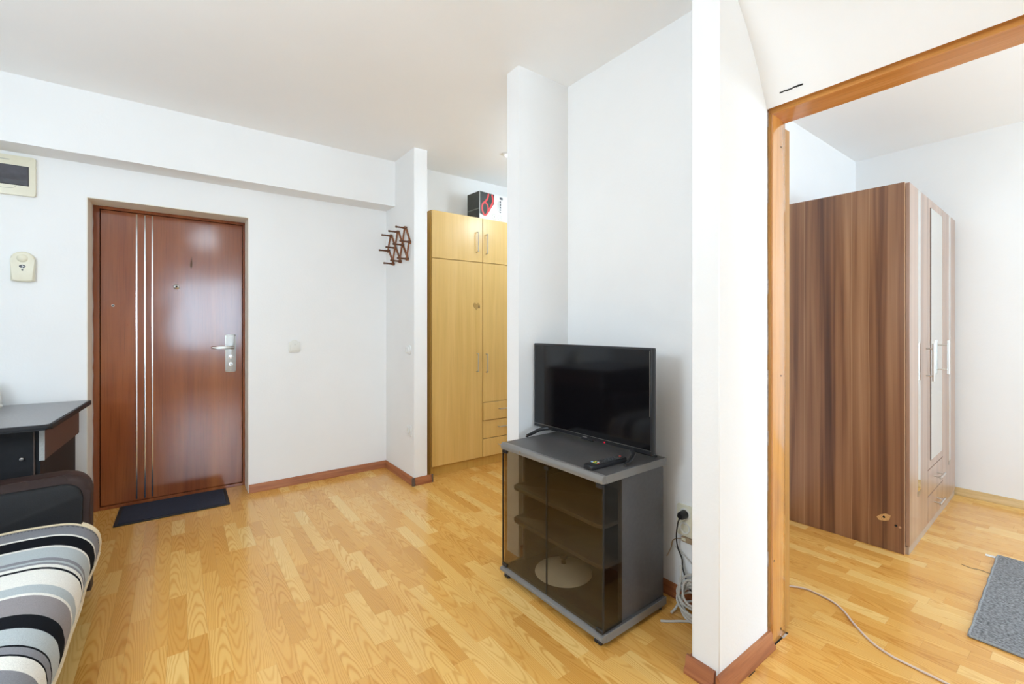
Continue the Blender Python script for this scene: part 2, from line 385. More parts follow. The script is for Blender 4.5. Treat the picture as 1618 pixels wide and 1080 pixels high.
# plaster cove that leans out above the bedroom door
cv = [(1.803, 2.052), (1.772, 2.10), (1.735, 2.17), (1.69, 2.24), (1.64, 2.305), (1.575, 2.375), (1.50, 2.45), (1.40, 2.53), (1.27, 2.61), (1.803, 2.61)]
cove = struct(MB().prism(cv, -4.2, 0.7879, lambda u, v, t: (u, t, v)).obj('wall_cove', 'wall'), 'white plaster cove leaning out above the bedroom doorway', 'wall')
b = MB()
for i in range(7):
    y = 0.735 - i * 0.011; xx = 1.776 - i * 0.0003
    b.box((xx + 0.0035, y - 0.011, 2.084 + 0.0008 * math.sin(i * 2.0)), (xx + 0.02, y, 2.088 + 0.001 * math.sin(i * 1.7)))
b.obj('plaster_gap', 'hole', cove)
struct(bx('wall_bedroom_left', (DX1, BEDY, 0), (4.75, BEDY + 0.12, H), 'wall'), 'white bedroom wall behind the walnut wardrobe', 'wall')
struct(bx('wall_bedroom_far', (FARX, -4.35, 0), (4.75, BEDY, H), 'wall'), 'white far wall of the bedroom', 'wall')
def windowwall(name, x0, x1, wx0, wx1, z0, z1, label):
    b = MB().box((x0, -4.35, 0), (wx0, -4.2, H)).box((wx1, -4.35, 0), (x1, -4.2, H)).box((wx0, -4.35, 0), (wx1, -4.2, z0)).box((wx0, -4.35, z1), (wx1, -4.2, H))
    struct(b.obj(name, 'wall', smooth=False), label, 'wall')
windowwall('wall_front', -1.70, DX1, -0.15, 1.30, 0.70, 2.35, 'white wall with the living room window behind the camera')
windowwall('wall_bedroom_front', DX1, FARX, 2.25, 4.25, 0.55, 2.35, 'white wall with the bedroom window')
def window(name, x0, x1, z0, z1, label):
    t = thing(name, label, 'window', ((x0 + x1) / 2, -4.275, z0), kind='structure')
    hw = (x1 - x0) / 2; hh = z1 - z0
    b = MB().box((-hw, -.03, 0), (hw, .03, .06)).box((-hw, -.03, hh - .06), (hw, .03, hh)).box((-hw, -.03, .06), (-hw + .06, .03, hh - .06)).box((hw - .06, -.03, .06), (hw, .03, hh - .06)).box((-.04, -.03, .06), (.04, .03, hh - .06))
    b.obj('window_frame', 'whiteplastic', t, smooth=False)
    for s in (-1, 1):
        a, c = sorted((s * .04, s * (hw - .06)))
        bx('window_pane', (a, -.004, .06), (c, .004, hh - .06), 'clear', t)
window('window_1', -0.15, 1.30, 0.70, 2.35, 'white framed living room window behind the camera')
window('window_2', 2.25, 4.25, 0.55, 2.35, 'white framed bedroom window')

# ------------------------------------------------------------------ floors, strip by strip
WALLS = [(1.455, 3.22, 1.565, 3.8), (1.445, 1.882, 3.0, 1.985), (DX0, .8, DX1, 1.882), (1.455, .788, DX0, .89), (DX0, -4.2, DX1, -.03), (1.66, 3.31, 2.62, 3.8),
         (1.33, 1.18, 1.68, 1.77), (3.13, .70, 4.53, 1.29), (-1.6, 0.6, -.36, 2.9), (1.955, .79, 1.995, 1.29)]
cs, sn = math.cos(R(ANG)), math.sin(R(ANG))
def project(x, y, z=0.0):
    rt = x * sn - y * cs; fw = x * cs + y * sn
    if fw < 0.05: return None
    return CX + F * rt / fw, YH - F * (z - CAMH) / fw, fw
def blocked(x, y):
    for x0, y0, x1, y1 in WALLS:
        t0, t1 = 0.0, 0.995
        ok = True
        for p, lo, hi in ((x, x0, x1), (y, y0, y1)):
            if abs(p) < 1e-9: continue
            a, b_ = lo / p, hi / p
            if a > b_: a, b_ = b_, a
            t0, t1 = max(t0, a), min(t1, b_)
        if t0 < t1: return True
    return False
def plank_mesh_data(w_, l):
    g, c, d = 0.00012, 0.0005, 0.00025
    hx, hy = w_ / 2 - g, l / 2 - g
    v = [(sx * hx, sy * hy, -0.008) for sx, sy in ((-1, -1), (1, -1), (1, 1), (-1, 1))]
    v += [(sx * hx, sy * hy, -d) for sx, sy in ((-1, -1), (1, -1), (1, 1), (-1, 1))]
    v += [(sx * (hx - c), sy * (hy - c), 0) for sx, sy in ((-1, -1), (1, -1), (1, 1), (-1, 1))]
    f = [(8, 9, 10, 11)]
    for i in range(4):
        j = (i + 1) % 4
        f += [(i, j, 4 + j, 4 + i), (4 + i, 4 + j, 8 + j, 8 + i)]
    return v, f
SW = 0.064
PM = {}
def plank_mesh(l):
    k = round(l, 2)
    if k not in PM:
        v, f = plank_mesh_data(SW, k)
        me = bpy.data.meshes.new('plank'); me.from_pydata(v, [], f); me.materials.append(MAT['plank']); PM[k] = me
    return PM[k]
strips = {'main': [], 'bed': []}
rowx = -1.70 + SW / 2
r_ = 0
rng = random.Random(11)
while rowx < FARX:
    y = -4.2 - rng.choice([0.0, 0.1, 0.2, 0.3])
    while y < 4.02:
        l = rng.choice([0.24, 0.30, 0.38, 0.41, 0.41, 0.44, 0.52])
        yc = y + l / 2
        key = 'bed' if (rowx > 1.885 and yc < 1.75) else 'main'
        if not (rowx > 3.05 and yc > 1.75):
            strips[key].append((rowx, yc, l))
        y += l
    rowx += SW; r_ += 1
for key, lab, base in (('main', 'honey oak laminate floor of the living room and hall', ((-1.70, -4.2), (1.885, 4.15))), ('bed', 'pale honey oak laminate floor of the bedroom', ((1.885, -4.2), (FARX, 1.41)))):
    b = MB().box((base[0][0], base[0][1], -0.06), (base[1][0], base[1][1], -0.0081))
    if key == 'main': b.box((1.885, 1.41, -0.06), (3.15, 4.15, -0.0081))
    fl = struct(b.obj('floor', 'subfloor', smooth=False), lab, 'floor')
    vis, rest = [], []
    for s in strips[key]:
        best = 0
        for dx in (-0.03, 0.03):
            for dy in (-s[2] * .48, -s[2] * .2, s[2] * .2, s[2] * .48):
                p = project(s[0] + dx, s[1] + dy)
                if p and -5 < p[0] < 1623 and p[1] < 1085 and not blocked(s[0] + dx, s[1] + dy): best = max(best, s[2] / p[2] ** 3)
        if best > 0: vis.append((best, s))
        else: rest.append(s)
    vis.sort(key=lambda q: -q[0])
    rest += [s for _, s in vis[300:]]; vis = vis[:300]
    for _, s in vis:
        o = bpy.data.objects.new('plank', plank_mesh(s[2])); C.objects.link(o); o.location = (s[0], s[1], 0); o.parent = fl
    V, Fc = [], []
    for s in rest:
        v, f = plank_mesh_data(SW, s[2]); n0 = len(V)
        V += [(x + s[0], y + s[1], z) for x, y, z in v]; Fc += [tuple(i + n0 for i in q) for q in f]
    me = bpy.data.meshes.new('planks'); me.from_pydata(V, [], Fc); me.materials.append(MAT['plank_i'])
    o = bpy.data.objects.new('planks', me); C.objects.link(o); o.parent = fl; o['kind'] = 'stuff'

# ------------------------------------------------------------------ skirting boards
def skirting(name, p0, p1, n, label, mat='redwood', h=0.06, d=0.017, caps=()):
    prof = [(0.0005, 0.0003), (d, 0.0003), (d, 0.012), (d * .62, h * .45), (d * .5, h - 0.006), (d * .35, h), (0.0005, h)]
    p0, p1, n = Vector(p0), Vector(p1), Vector(n); L = (p1 - p0)
    o = MB().prism(prof, 0, 1, lambda u, v, t: tuple((p0 + L * t).to_3d() + n.to_3d() * u + Vector((0, 0, v)))).obj(name, mat)
    struct(o, label, 'baseboard')
    for c, s in caps:
        bx('corner_cap', (c[0] - s[0], c[1] - s[1], 0.0002), (c[0] + s[0], c[1] + s[1], h + 0.003), 'cap', o, 0.002)
    return o
skirting('baseboard_back', (0.412, WY), (1.455, WY), (0, -1), 'red brown skirting board right of the entrance door')
skirting('baseboard_back_left', (-1.70, WY), (-0.46, WY), (0, -1), 'red brown skirting board behind the desk')
skirting('baseboard_stub', (1.455, 3.22), (1.455, WY - 0.017), (-1, 0), 'red brown skirting board under the peg rack', caps=[((1.4445, 3.2095), (0.0105, 0.0105))])
skirting('baseboard_stub_end', (1.46, 3.22), (1.60, 3.22), (0, -1), 'short red brown skirting piece beside the beech wardrobe', caps=[((1.605, 3.2115), (0.006, 0.0095))])
skirting('baseboard_pier_left', (1.455, 0.80), (1.455, 0.905), (-1, 0), 'dark red brown skirting on the narrow pier face', d=0.026)
skirting('baseboard_pier', (1.43, 0.788), (1.815, 0.788), (0, -1), 'red brown skirting along the pier beside the bedroom doorway', d=0.026)
skirting('baseboard_pier_rear', (1.455, 0.89), (DX0, 0.89), (0, 1), 'red brown skirting behind the pier')
skirting('baseboard_television', (DX0, 0.91), (DX0, 1.865), (-1, 0), 'red brown skirting behind the television cabinet')
skirting('baseboard_television_stub', (1.455, 1.882), (DX0 - 0.018, 1.882), (0, -1), 'red brown skirting on the partition behind the cabinet')
skirting('baseboard_bedroom', (FARX, -4.2), (FARX, BEDY), (-1, 0), 'pale wooden skirting board on the bedroom far wall', 'palewood', h=0.055)
skirting('baseboard_bedroom_left', (DX1, BEDY), (FARX - .02, BEDY), (0, -1), 'pale wooden skirting board behind the walnut wardrobe', 'palewood', h=0.055)

# ------------------------------------------------------------------ entrance door
d = thing('door_1', 'brown mahogany veneer entrance door with three vertical silver strips', 'door', (-0.015, 4.03, 0), kind='structure')
dm, dt, db = MAT['mahogany'], MAT['mahogany'].node_tree, MAT['mahogany'].node_tree.nodes['Principled BSDF']
db.inputs['Specular IOR Level'].default_value = 0.7
# shallow waviness of the pressed door skin
tc = nd(dt, 'ShaderNodeTexCoord'); nn = nd(dt, 'ShaderNodeTexNoise'); nn.inputs['Scale'].default_value = 3.2; nn.inputs['Detail'].default_value = 1
dt.links.new(tc.outputs['Object'], nn.inputs['Vector'])
bp = nd(dt, 'ShaderNodeBump'); bp.inputs['Strength'].default_value = 0.25; bp.inputs['Distance'].default_value = 0.006
dt.links.new(nn.outputs['Fac'], bp.inputs['Height']); dt.links.new(bp.outputs[0], db.inputs['Normal']); dt.links.new(bp.outputs[0], db.inputs['Coat Normal'])
leaf = bx('door_leaf', (-0.4055, 0.0, 0.0255), (0.4075, 0.06, 2.0065), 'mahogany', d, 0.001)
bx('gap_backing', (-0.444, 0.062, 0.0), (0.427, 0.085, 2.044), 'hole', d)  # dark backing added behind the leaf so no sky shows through the gap
# frame with a ragged edge against the plaster
def ragged(a, b_, n, amp): return [a + (b_ - a) * i / n for i in range(n + 1)], [random.uniform(-amp, amp) for _ in range(n + 1)]
fy0, fy1 = -0.008, 0.06
b = MB()
ts, js = ragged(0.0, 2.01, 40, 0.0022)
b.prism([(-0.409, 0.0), (-0.409, 2.01)] + [(-0.440 + j, z) for z, j in zip(ts[::-1], js)], fy0, fy1, XZ)
b.prism([(0.411, 2.01), (0.411, 0.0)] + [(0.424 + abs(j) * .7, z) for z, j in zip(ts, js)], fy0, fy1, XZ)
ts, js = ragged(-0.441, 0.425, 24, 0.0022)
b.prism([(0.425, 2.0101), (-0.441, 2.0101)] + [(x, 2.036 + j) for x, j in zip(ts, js)], fy0, fy1, XZ)
b.box((-0.409, fy0 - 0.004, 0.0), (0.411, fy1, 0.022), 0.002)
b.obj('door_frame', 'mahogany', d)
b = MB().prism([(-0.447, 0), (-0.4405, 0), (-0.4405, 2.0375), (0.4265, 2.0375), (0.4265, 0), (0.43, 0), (0.43, 2.045), (-0.447, 2.045)], 0.0, 0.06, XZ)
b.obj('plaster_joint', 'wall', d, smooth=False)
for x in (-0.220, -0.176, -0.135):
    MB().box((x - 0.0045, -0.0035, 0.034), (x + 0.0045, 0.001, 2.0), 0.0015, 2).obj('metal_strip', 'strip', d)
p = MB().lathe([(0.0, -0.012), (0.006, -0.0125), (0.0075, -0.010), (0.014, -0.008), (0.0185, -0.004), (0.019, 0.001)], (0.0, 0, 1.512), 'y', 24).obj('peephole', 'chrome', d)
p['label'] = 'round chrome peephole'
MB().lathe([(0.0, -0.0135), (0.0058, -0.0130), (0.006, -0.0124)], (0.0, 0, 1.512), 'y', 16).obj('lens', 'hole', p)
q = MB().lathe([(0.0, -0.003), (0.007, -0.003), (0.0095, 0.0005)], (-0.343, 0, 1.367), 'y', 16).obj('bolt_cap', 'satin', d)
MB().lathe([(0.0, -0.0038), (0.005, -0.0036), (0.005, -0.0028)], (-0.343, 0, 1.367), 'y', 12).obj('bolt_hole', 'hole', q)
# scrape under the top edge
sc = [(-0.004, 0), (0.006, 0.002), (0.009, 0.04), (0.006, 0.055), (0.004, 0.085), (0.001, 0.06), (-0.006, 0.03)]
MB().prism([(0.085 + u, 1.655 + v) for u, v in sc], -0.0006, 0.0004, XZ).obj('scrape', plain('bare_scrape', (0.10, 0.040, 0.012), 0.6), d)
for (dx_, dz_, r__) in ((-0.27, 1.235, .006), (0.235, .70, .006), (0.265, .665, .006), (0.20, .635, .006)):
    MB().lathe([(0.0, -0.0012), (r__ * .6, -0.0009), (r__, 0.0003)], (dx_, 0, dz_), 'y', 14).obj('dent', 'mahogany', d)
lp = MB().prism(rrect(0.301, 0.884, 0.361, 1.162, 0.008), -0.012, 0.001, XZ, 0.004).obj('lock_plate', plain('lock_steel', (.42, .41, .39), .38, 1.0), d)
lp['label'] = 'tall brushed steel lock plate'
b = MB().prism(rrect(0.297, 0.880, 0.365, 1.166, 0.010), -0.004, 0.0008, XZ, 0.0015); b.obj('plate_rim', 'satin', lp)
b = MB().lathe([(0.0, -0.05), (0.010, -0.05), (0.010, -0.014), (0.015, -0.012), (0.015, -0.009)], (0.338, 0, 1.068), 'y', 20)
b.prism([(0.35, 1.058), (0.352, 1.068), (0.348, 1.078), (0.29, 1.080), (0.25, 1.075), (0.22, 1.077), (0.207, 1.070), (0.212, 1.062), (0.25, 1.060), (0.29, 1.064)], -0.062, -0.044, XZ, 0.004)
b.obj('lever', 'satin', lp)
MB().prism(rrect(0.318, 0.984, 0.345, 1.010, 0.006), -0.017, -0.011, XZ, 0.002).obj('thumb_turn', 'strip', lp)
cyl = MB().lathe([(0.0, -0.020), (0.0135, -0.019), (0.016, -0.014), (0.016, -0.011)], (0.331, 0, 0.940), 'y', 24).obj('lock_cylinder', 'chrome', lp)
MB().box((0.3275, -0.0206, 0.931), (0.3345, -0.0192, 0.948)).obj('keyhole', 'hole', lp)
MB().lathe([(0.0, -0.014), (0.004, -0.0135), (0.005, -0.0118)], (0.331, 0, 0.897), 'y', 12).obj('screw', 'satin', lp)
MB().prism(rrect(0.318, 1.147, 0.346, 1.151, 0.0015, 2), -0.0126, -0.0118, XZ).obj('stamp', 'satin', lp)

# ------------------------------------------------------------------ bedroom doorway
t = thing('door_2', 'orange oak bedroom door frame with its door folded back', 'door', (1.882, 0.785, 0), kind='structure')
jf = MB().prism([(-0.050, 0.0005), (0.058, 0.0005), (0.058, 2.04), (-0.050, 2.04)], -0.005, 0.0148, XZ, 0.001).obj('jamb', 'frameoak', t)
bx('jamb_rebate', (-0.056, 0.002, 0.06), (-0.0502, 0.012, 2.045), 'leafoak', jf, 0.001)
b = MB()
for i in range(34):
    z0 = 0.062 + i * 0.0585
    b.box((-0.060, 0.011 + random.uniform(-.002, .002), z0), (-0.052, 0.0165, z0 + 0.058), 0.001)
b.obj('plaster_strip', 'plaster', jf)
for z in (0.035, 1.03, 1.93, 0.32):
    MB().lathe([(0.0, -0.0008), (0.0035, -0.0006), (0.0038, 0.0003)], (0.02 if z != 0.32 else -0.04, -0.005, z), 'y', 12).obj('screw_hole', 'hole', jf)
MB().prism([(-0.050, 2.0405), (0.058, 2.033), (0.058, 2.072), (-0.050, 2.072)], -0.80, 0.012, lambda u, v, t_: (u, t_, v), 0.001).obj('head', 'headoak', t)
bx('jamb', (-0.050, -0.814, 0.0005), (0.058, -0.795, 2.035), 'frameoak', t, 0.001)
lf = bx('door_leaf', (0.0700, 0.001, 0.012), (0.113, 0.50, 2.018), 'leafoak', t, 0.001)
# floor hole at the foot of the jamb
bx('floor_gap', (-0.045, -0.0115, -0.004), (0.045, -0.0055, 0.0006), 'hole', t)
b = MB().prism([(0.020, -0.014), (0.067, -0.013), (0.066, -0.0045), (0.058, -0.0055), (0.025, -0.0055)], -0.004, 0.0008, XY); b.obj('mortar_patch', 'plaster', t)
bx('floor_gap', (0.058, -0.0125, -0.004), (0.069, -0.004, 0.0011), 'hole', t)
bx('floor_gap', (-0.285, -0.0275, -0.004), (-0.24, -0.0245, 0.0006), 'hole', t)

# ------------------------------------------------------------------ wall fittings
t = thing('fuse_box', 'cream fuse box with smoked window high on the wall', 'fuse box', (-0.80, WY, 1.985))
hw, hh = 0.123, 0.226
b = MB().prism(rrect(-hw, 0, hw, hh, .008), -0.022, 0.0, XZ, 0.004); b.obj('cover', 'cream', t)
bx('window_recess', (-hw + .026, -0.0228, .056), (hw - .026, -0.021, .170), 'hole', t)
wn = bx('smoked_window', (-hw + .028, -0.026, .058), (hw - .028, -0.0225, .168), 'smoke', t, 0.001)
bx('breaker_row', (-hw + .034, -0.0268, .085), (hw - .034, -0.0258, .118), plain('breaker_row', (0.03, 0.025, 0.03), .3, noise=.4, nscale=40), wn)
bx('breaker_toggle', (-.004, -0.028, .068), (.006, -0.0258, .078), 'blackplastic', wn)
b = MB().tube(smoothpath([(-.045, -0.0225, .052), (-.035, -0.0225, .040), (0, -0.0225, .034), (.035, -0.0225, .040), (.045, -0.0225, .052)], 4), 0.0012, 6); b.obj('finger_notch', 'textgrey', t)
bx('name_mark', (-.035, -0.0227, .196), (.02, -0.0217, .201), 'textgrey', t)

t = thing('door_chime', 'cream rounded door chime with dark oval left of the door', 'door chime', (-0.7275, WY, 1.485))
pts = [(-.049, .006), (-.02, 0), (.02, 0), (.049, .006), (.049, .13)] + [(.049 * math.cos(R(a)), .13 + .045 * math.sin(R(a))) for a in range(15, 180, 15)] + [(-.049, .13)]
MB().prism(pts, -0.034, 0.0, XZ, 0.010, 3).obj('housing', 'cream', t)
MB().lathe([(0, -0.043), (0.012, -0.041), (0.022, -0.036), (0.024, -0.033)], (0, 0, .135), 'y', 24).obj('button_dome', 'cream', t)
s_ = MB()
s_.prism([(.0135 * math.cos(R(a)), .088 + .0095 * math.sin(R(a))) for a in range(0, 360, 20)], -0.0355, -0.0338, XZ)
e = s_.obj('logo_oval', 'textdark', t)
bx('logo_bar', (-.002, -0.0362, .0795), (.001, -0.0350, .0965), 'whiteplastic', e)
MB().prism([(.003, .085), (.010, .0875), (.003, .091)], -0.0362, -0.0350, XZ).obj('logo_wedge', 'whiteplastic', e)
MB().lathe([(0, -0.036), (0.0045, -0.0355), (0.005, -0.0338)], (0, 0, .067), 'y', 16).obj('dot', 'textdark', t)

t = thing('light_switch', 'small ivory light switch right of the entrance door', 'light switch', (0.7175, WY, 1.028))
MB().prism(rrect(-.041, 0, .041, .082, .010), -0.009, 0, XZ, 0.003).obj('plate', 'ivory', t)
rk = MB().prism([(-.030, .012), (.030, .012), (.030, .058), (-.030, .058)], -0.014, -0.008, XZ, 0.002).obj('rocker', 'ivory', t)
bx('indicator', (.000, -0.0146, .055), (.006, -0.0136, .060), 'textgrey', rk)
MB().lathe([(0, -.0004), (.012, 0), (.030, .0005)], (0, -.0095, .066), 'y', 20).obj('cap', 'ivory', t)

t = thing('thermostat', 'round white thermostat on the wall stub below the peg rack', 'thermostat', (1.455, 3.305, 1.005))
MB().lathe([(0, -.026), (.022, -.026), (.026, -.022), (.028, -.010), (.037, -.009), (.038, 0)], (0, 0, .038), 'x', 28).obj('body', 'whiteplastic', t)
bx('ridge', (-.034, -.004, .016), (-.025, .004, .060), 'whiteplastic', t, 0.002)

def socket(t, x, z, parent):
    f_ = MB().lathe([(0.0, .004), (.0185, .004), (.0195, -.010), (.024, -.011), (.026, -.006)], (x, 0, z), 'y', 24).obj('socket_face', 'ivory', parent)
    for s in (-1, 1):
        MB().lathe([(0, .0034), (.003, .0034), (.003, .0050)], (x + s * .0095, 0, z), 'y', 10).obj('pin_hole', 'hole', f_)
        bx('earth_clip', (x - .003, -.008, z + s * .0185 - .002), (x + .003, .002, z + s * .0185 + .002), 'satin', f_)
t = thing('wall_socket', 'single white power socket near the skirting of the wall stub', 'wall socket', (1.455, 3.30, 0.368), R(-90))
MB().prism(rrect(-.040, 0, .040, .08, .008), -.008, 0, XZ, 0.003).obj('plate', 'whiteplastic', t)
socket(t, 0, .04, t)
for c in t.children:
    if c.name.startswith('socket_face'): c.location.y = -.003
t = thing('wall_socket', 'double cream power socket with a black plug behind the television cabinet', 'wall socket', (DX0, 1.128, 0.298), R(-90))
MB().prism(rrect(-.042, 0, .042, .135, .008), -.012, 0, XZ, 0.003).obj('plate', 'cream', t)
socket(t, 0, .036, t); socket(t, 0, .098, t)
for c in t.children:
    if c.name.startswith('socket_face'): c.location.y = -.0065

# accordion peg rack on the stub
t = thing('peg_rack', 'brown wooden accordion peg rack on the narrow wall stub', 'coat rack', (1.455, 3.50, 1.75))
Tn = [(.157, .245), (.005, .252), (-.143, .26)]; Mn = [(.215, .126), (.064, .130), (-.089, .133), (-.224, .136)]; Bn = [(.112, .004), (-.037, .008), (-.177, .010)]
def bar(a, c, x):
    a, c = Vector((0, *a)), Vector((0, *c)); dd = (c - a).normalized(); nn_ = Vector((0, -dd.z, dd.y)) * .0078
    a = a - dd * .013; c = c + dd * .013
    pts_ = [a + nn_, c + nn_, c - nn_, a - nn_]
    MB().prism([(p_.y, p_.z) for p_ in pts_], x - .005, x + .005, YZ, 0.0012, 1).obj('lattice_bar', 'peg', t)
bar(Mn[0], Tn[0], -.018); bar(Bn[0], Tn[1], -.018); bar(Bn[1], Tn[2], -.018); bar(Bn[2], Mn[3], -.018)
bar(Mn[0], Bn[0], -.0075); bar(Tn[0], Bn[1], -.0075); bar(Tn[1], Bn[2], -.0075); bar(Tn[2], Mn[3], -.0075)
for (y, z) in Tn + Mn + Bn:
    pg = MB().lathe([(0, -.096), (.007, -.095), (.009, -.090), (.0072, -.080), (.0065, -.050), (.0080, -.030), (.0105, -.024), (.0105, -.0015), (0, -.0015)], (0, y, z), 'x', 12).obj('peg', 'pegdark', t)

# ------------------------------------------------------------------ door mat
t = thing('door_mat', 'dark navy door mat with rubber rim before the entrance door', 'door mat', (-0.02, 3.822, 0))
MB().box((-.303, -.19, 0.0004), (.303, .19, .006), 0.003).obj('rim', 'matrim', t)
MB().box((-.283, -.17, 0.0055), (.283, .17, .010), 0.002).obj('pile', 'navymat', t)
t.rotation_euler[2] = R(-0.4)

# ------------------------------------------------------------------ beech wardrobe in the hall
t = thing('wardrobe', 'tall beech wardrobe with drawers standing in the hall', 'wardrobe', (1.645, 3.302, 0))
WW, WD, WH = 0.97, 0.29, 2.178
b = MB().box((0.0, 0.02, 0.0005), (0.017, WD, WH), 0.0008); b.obj('side_panel', 'beechside', t)
b = MB().box((WW - .017, 0.02, 0.0005), (WW, WD, WH), 0.0008); b.obj('side_panel', 'beechside', t)
bx('top_panel', (0.017, 0.02, WH - .017), (WW - .017, WD, WH), 'beech', t)
bx('back_panel', (0.017, WD - .006, .08), (WW - .017, WD, WH - .017), 'beechside', t)
bx('plinth', (0.017, 0.028, 0.0005), (WW - .017, 0.044, .082), 'beechside', t)
bx('bottom_panel', (0.017, 0.02, .082), (WW - .017, WD - .006, .098), 'beechside', t)
mid = 0.493
def front(name, x0, x1, z0, z1, y=0.0): return bx(name, (x0, y, z0), (x1, y + .0185, z1), 'beech', t, 0.0012)
def vhandle(par, x, z0, z1, y=0.0):
    b = MB().tube(smoothpath([(x, y + .001, z0), (x, y - .022, z0 + .002), (x, y - .027, z0 + .012), (x, y - .027, z1 - .012), (x, y - .022, z1 - .002), (x, y + .001, z1)], 3), .0048, 8); b.obj('handle', 'chrome', par)
def hhandle(par, x0, x1, z, y=0.0):
    b = MB().tube(smoothpath([(x0, y + .001, z), (x0 + .002, y - .022, z), (x0 + .012, y - .027, z), (x1 - .012, y - .027, z), (x1 - .002, y - .022, z), (x1, y + .001, z)], 3), .0048, 8); b.obj('handle', 'chrome', par)
g = 0.0022
f1 = front('upper_door', 0.003, mid - g, 1.787 + g, WH - .002); vhandle(f1, mid - .062, 1.875, 2.045)
f2 = front('upper_door', mid + g, WW - .003, 1.787 + g, WH - .002); vhandle(f2, mid + .036, 1.868, 2.037)
f3 = front('lower_door', 0.003, mid - g, .084, 1.787 - g); vhandle(f3, mid - .062, .838, .996)
f4 = front('lower_door', mid + g, WW - .003, .562, 1.787 - g); vhandle(f4, mid + .036, .826, .985)
hp = []
for k in range(40):
    a = 2 * math.pi * k / 40
    hp.append((.0021 * 16 * math.sin(a) ** 3, .0023 * (13 * math.cos(a) - 5 * math.cos(2 * a) - 2 * math.cos(3 * a) - math.cos(4 * a))))
st = MB().prism([(.427 + u, 1.405 + v) for u, v in hp], -.0008, .0005, XZ).obj('heart_sticker', 'tan', f3)
bx('sticker_bit', (.448, -.0016, 1.386), (.462, -.0006, 1.412), plain('sticker_dark', (.16, .09, .03), .6), f3, 0.0004)  # small darker bit on the sticker's right side
dz = [(.404, .559), (.243, .398), (.084, .238)]
for k, (z0, z1) in enumerate(dz):
    yo = -0.010 if k == 0 else 0.0
    dr = front('drawer', mid + g, WW - .003, z0, z1, yo)
    hhandle(dr, mid + .165, mid + .31, (z0 + z1) / 2 + .012, yo)

# printed carton on the wardrobe
t = thing('carton', 'black and white printed carton with red picture on the wardrobe', 'carton', (2.115, 3.318, WH), R(4))
bw, bd, bh = .40, .185, .243
bx('box_body', (0, 0, 0.0005), (bw, bd, bh), 'boxwhite', t, 0.0015)
bx('side_print', (-.0012, .002, .003), (-.0001, bd - .002, bh - .002), 'boxblack', t)
MB().box((-.0024, .004, .085), (-.0011, bd - .004, .094)).obj('side_stripe', plain('grey_print_band', (.16, .18, .155), .4), t)
MB().prism([(.004, .045), (.06, .028), (.16, .15), (.165, .236), (.004, .240)], -.0012, -.0001, XZ).obj('black_panel', 'boxblack', t)
def loop(pts, r): return MB().prism([], 0, 0, XZ) if not pts else MB().tube(smoothpath([(x, -.0014, z) for x, z in pts], 6, True), r, 6, closed=True)
rp = loop([(.050, .040), (.028, .085), (.034, .130), (.060, .150), (.088, .128), (.094, .085), (.078, .048)], .0085)
for v in rp.bm.verts: v.co.y = -.0014 + (v.co.y + .0014) * .08
ro = rp.obj('red_ring', 'boxred', t)
rp = MB().tube(smoothpath([(.050, .146, 0), (.085, .185, 0), (.100, .232, 0)], 6), .0085, 6)
rp.tube(smoothpath([(.088, .062, 0), (.128, .125, 0), (.146, .165, 0), (.145, .20, 0), (.138, .232, 0)], 6), .0095, 6)
for v in rp.bm.verts: v.co = Vector((v.co.x, -.0016 + v.co.z * .08, v.co.y))
rp.obj('red_handle', 'boxred', ro)
for x in (.165, .228):
    rp = MB().tube([(x + .022 * math.cos(R(a)), -.0008, .038 + .024 * math.sin(R(a))) for a in range(0, 360, 15)], .0018, 6, closed=True)
    for v in rp.bm.verts: v.co.y = -.0008 + (v.co.y + .0008) * .3
    rp.obj('print_circle', 'boxgreen', t)
    bx('print_mark', (x + .001, -.0012, .032), (x + .006, -.0001, .046), 'textgrey', t)
for i, (x, z0, z1, mt) in enumerate([(.200, .10, .17, 'textgrey'), (.208, .12, .185, 'textgrey'), (.217, .09, .19, 'textgrey')]):
    for k in range(7):
        zz = z0 + (z1 - z0) * k / 7
        bx('print_line', (x, -.0012, zz), (x + .004, -.0001, zz + (z1 - z0) / 9), mt, t)
for k, (z0, z1) in enumerate([(.085, .095), (.105, .118), (.124, .142), (.148, .168), (.172, .192)]):
    bx('print_letter', (.228, -.0012, z0), (.241, -.0001, z1), 'textdark', t)
bx('print_block', (.228, -.0012, .206), (.262, -.0001, .226), 'textdark', t)

# ------------------------------------------------------------------ television cabinet
CA = R(1.2)
t = thing('tv_cabinet', 'dark grey television cabinet with smoked glass doors and shelves', 'tv cabinet', (1.287, 1.152, 0), CA)
D_, L_ = 0.412, 0.645                     # local x = depth, local y = width (towards the hall)
TZ = 0.655
# worktop with lighter profile edge
MB().prism(rrect(0.018, 0, D_, L_, .006, 3), TZ - .030, TZ, XY, 0.002).obj('top_board', 'grey', t)
MB().prism([(-.002, TZ - .030), (.0185, TZ - .031), (.0185, TZ + .0004), (.004, TZ + .0002), (-.004, TZ - .010), (-.005, TZ - .018)], -.001, L_ + .001, lambda u, v, t_: (u, t_, v), 0.001, 1).obj('edge_profile', 'greyedge', t)
bx('edge_trim', (.018, -.0035, TZ - .031), (D_, .0005, TZ + .0002), 'greyedge', t, 0.0008)
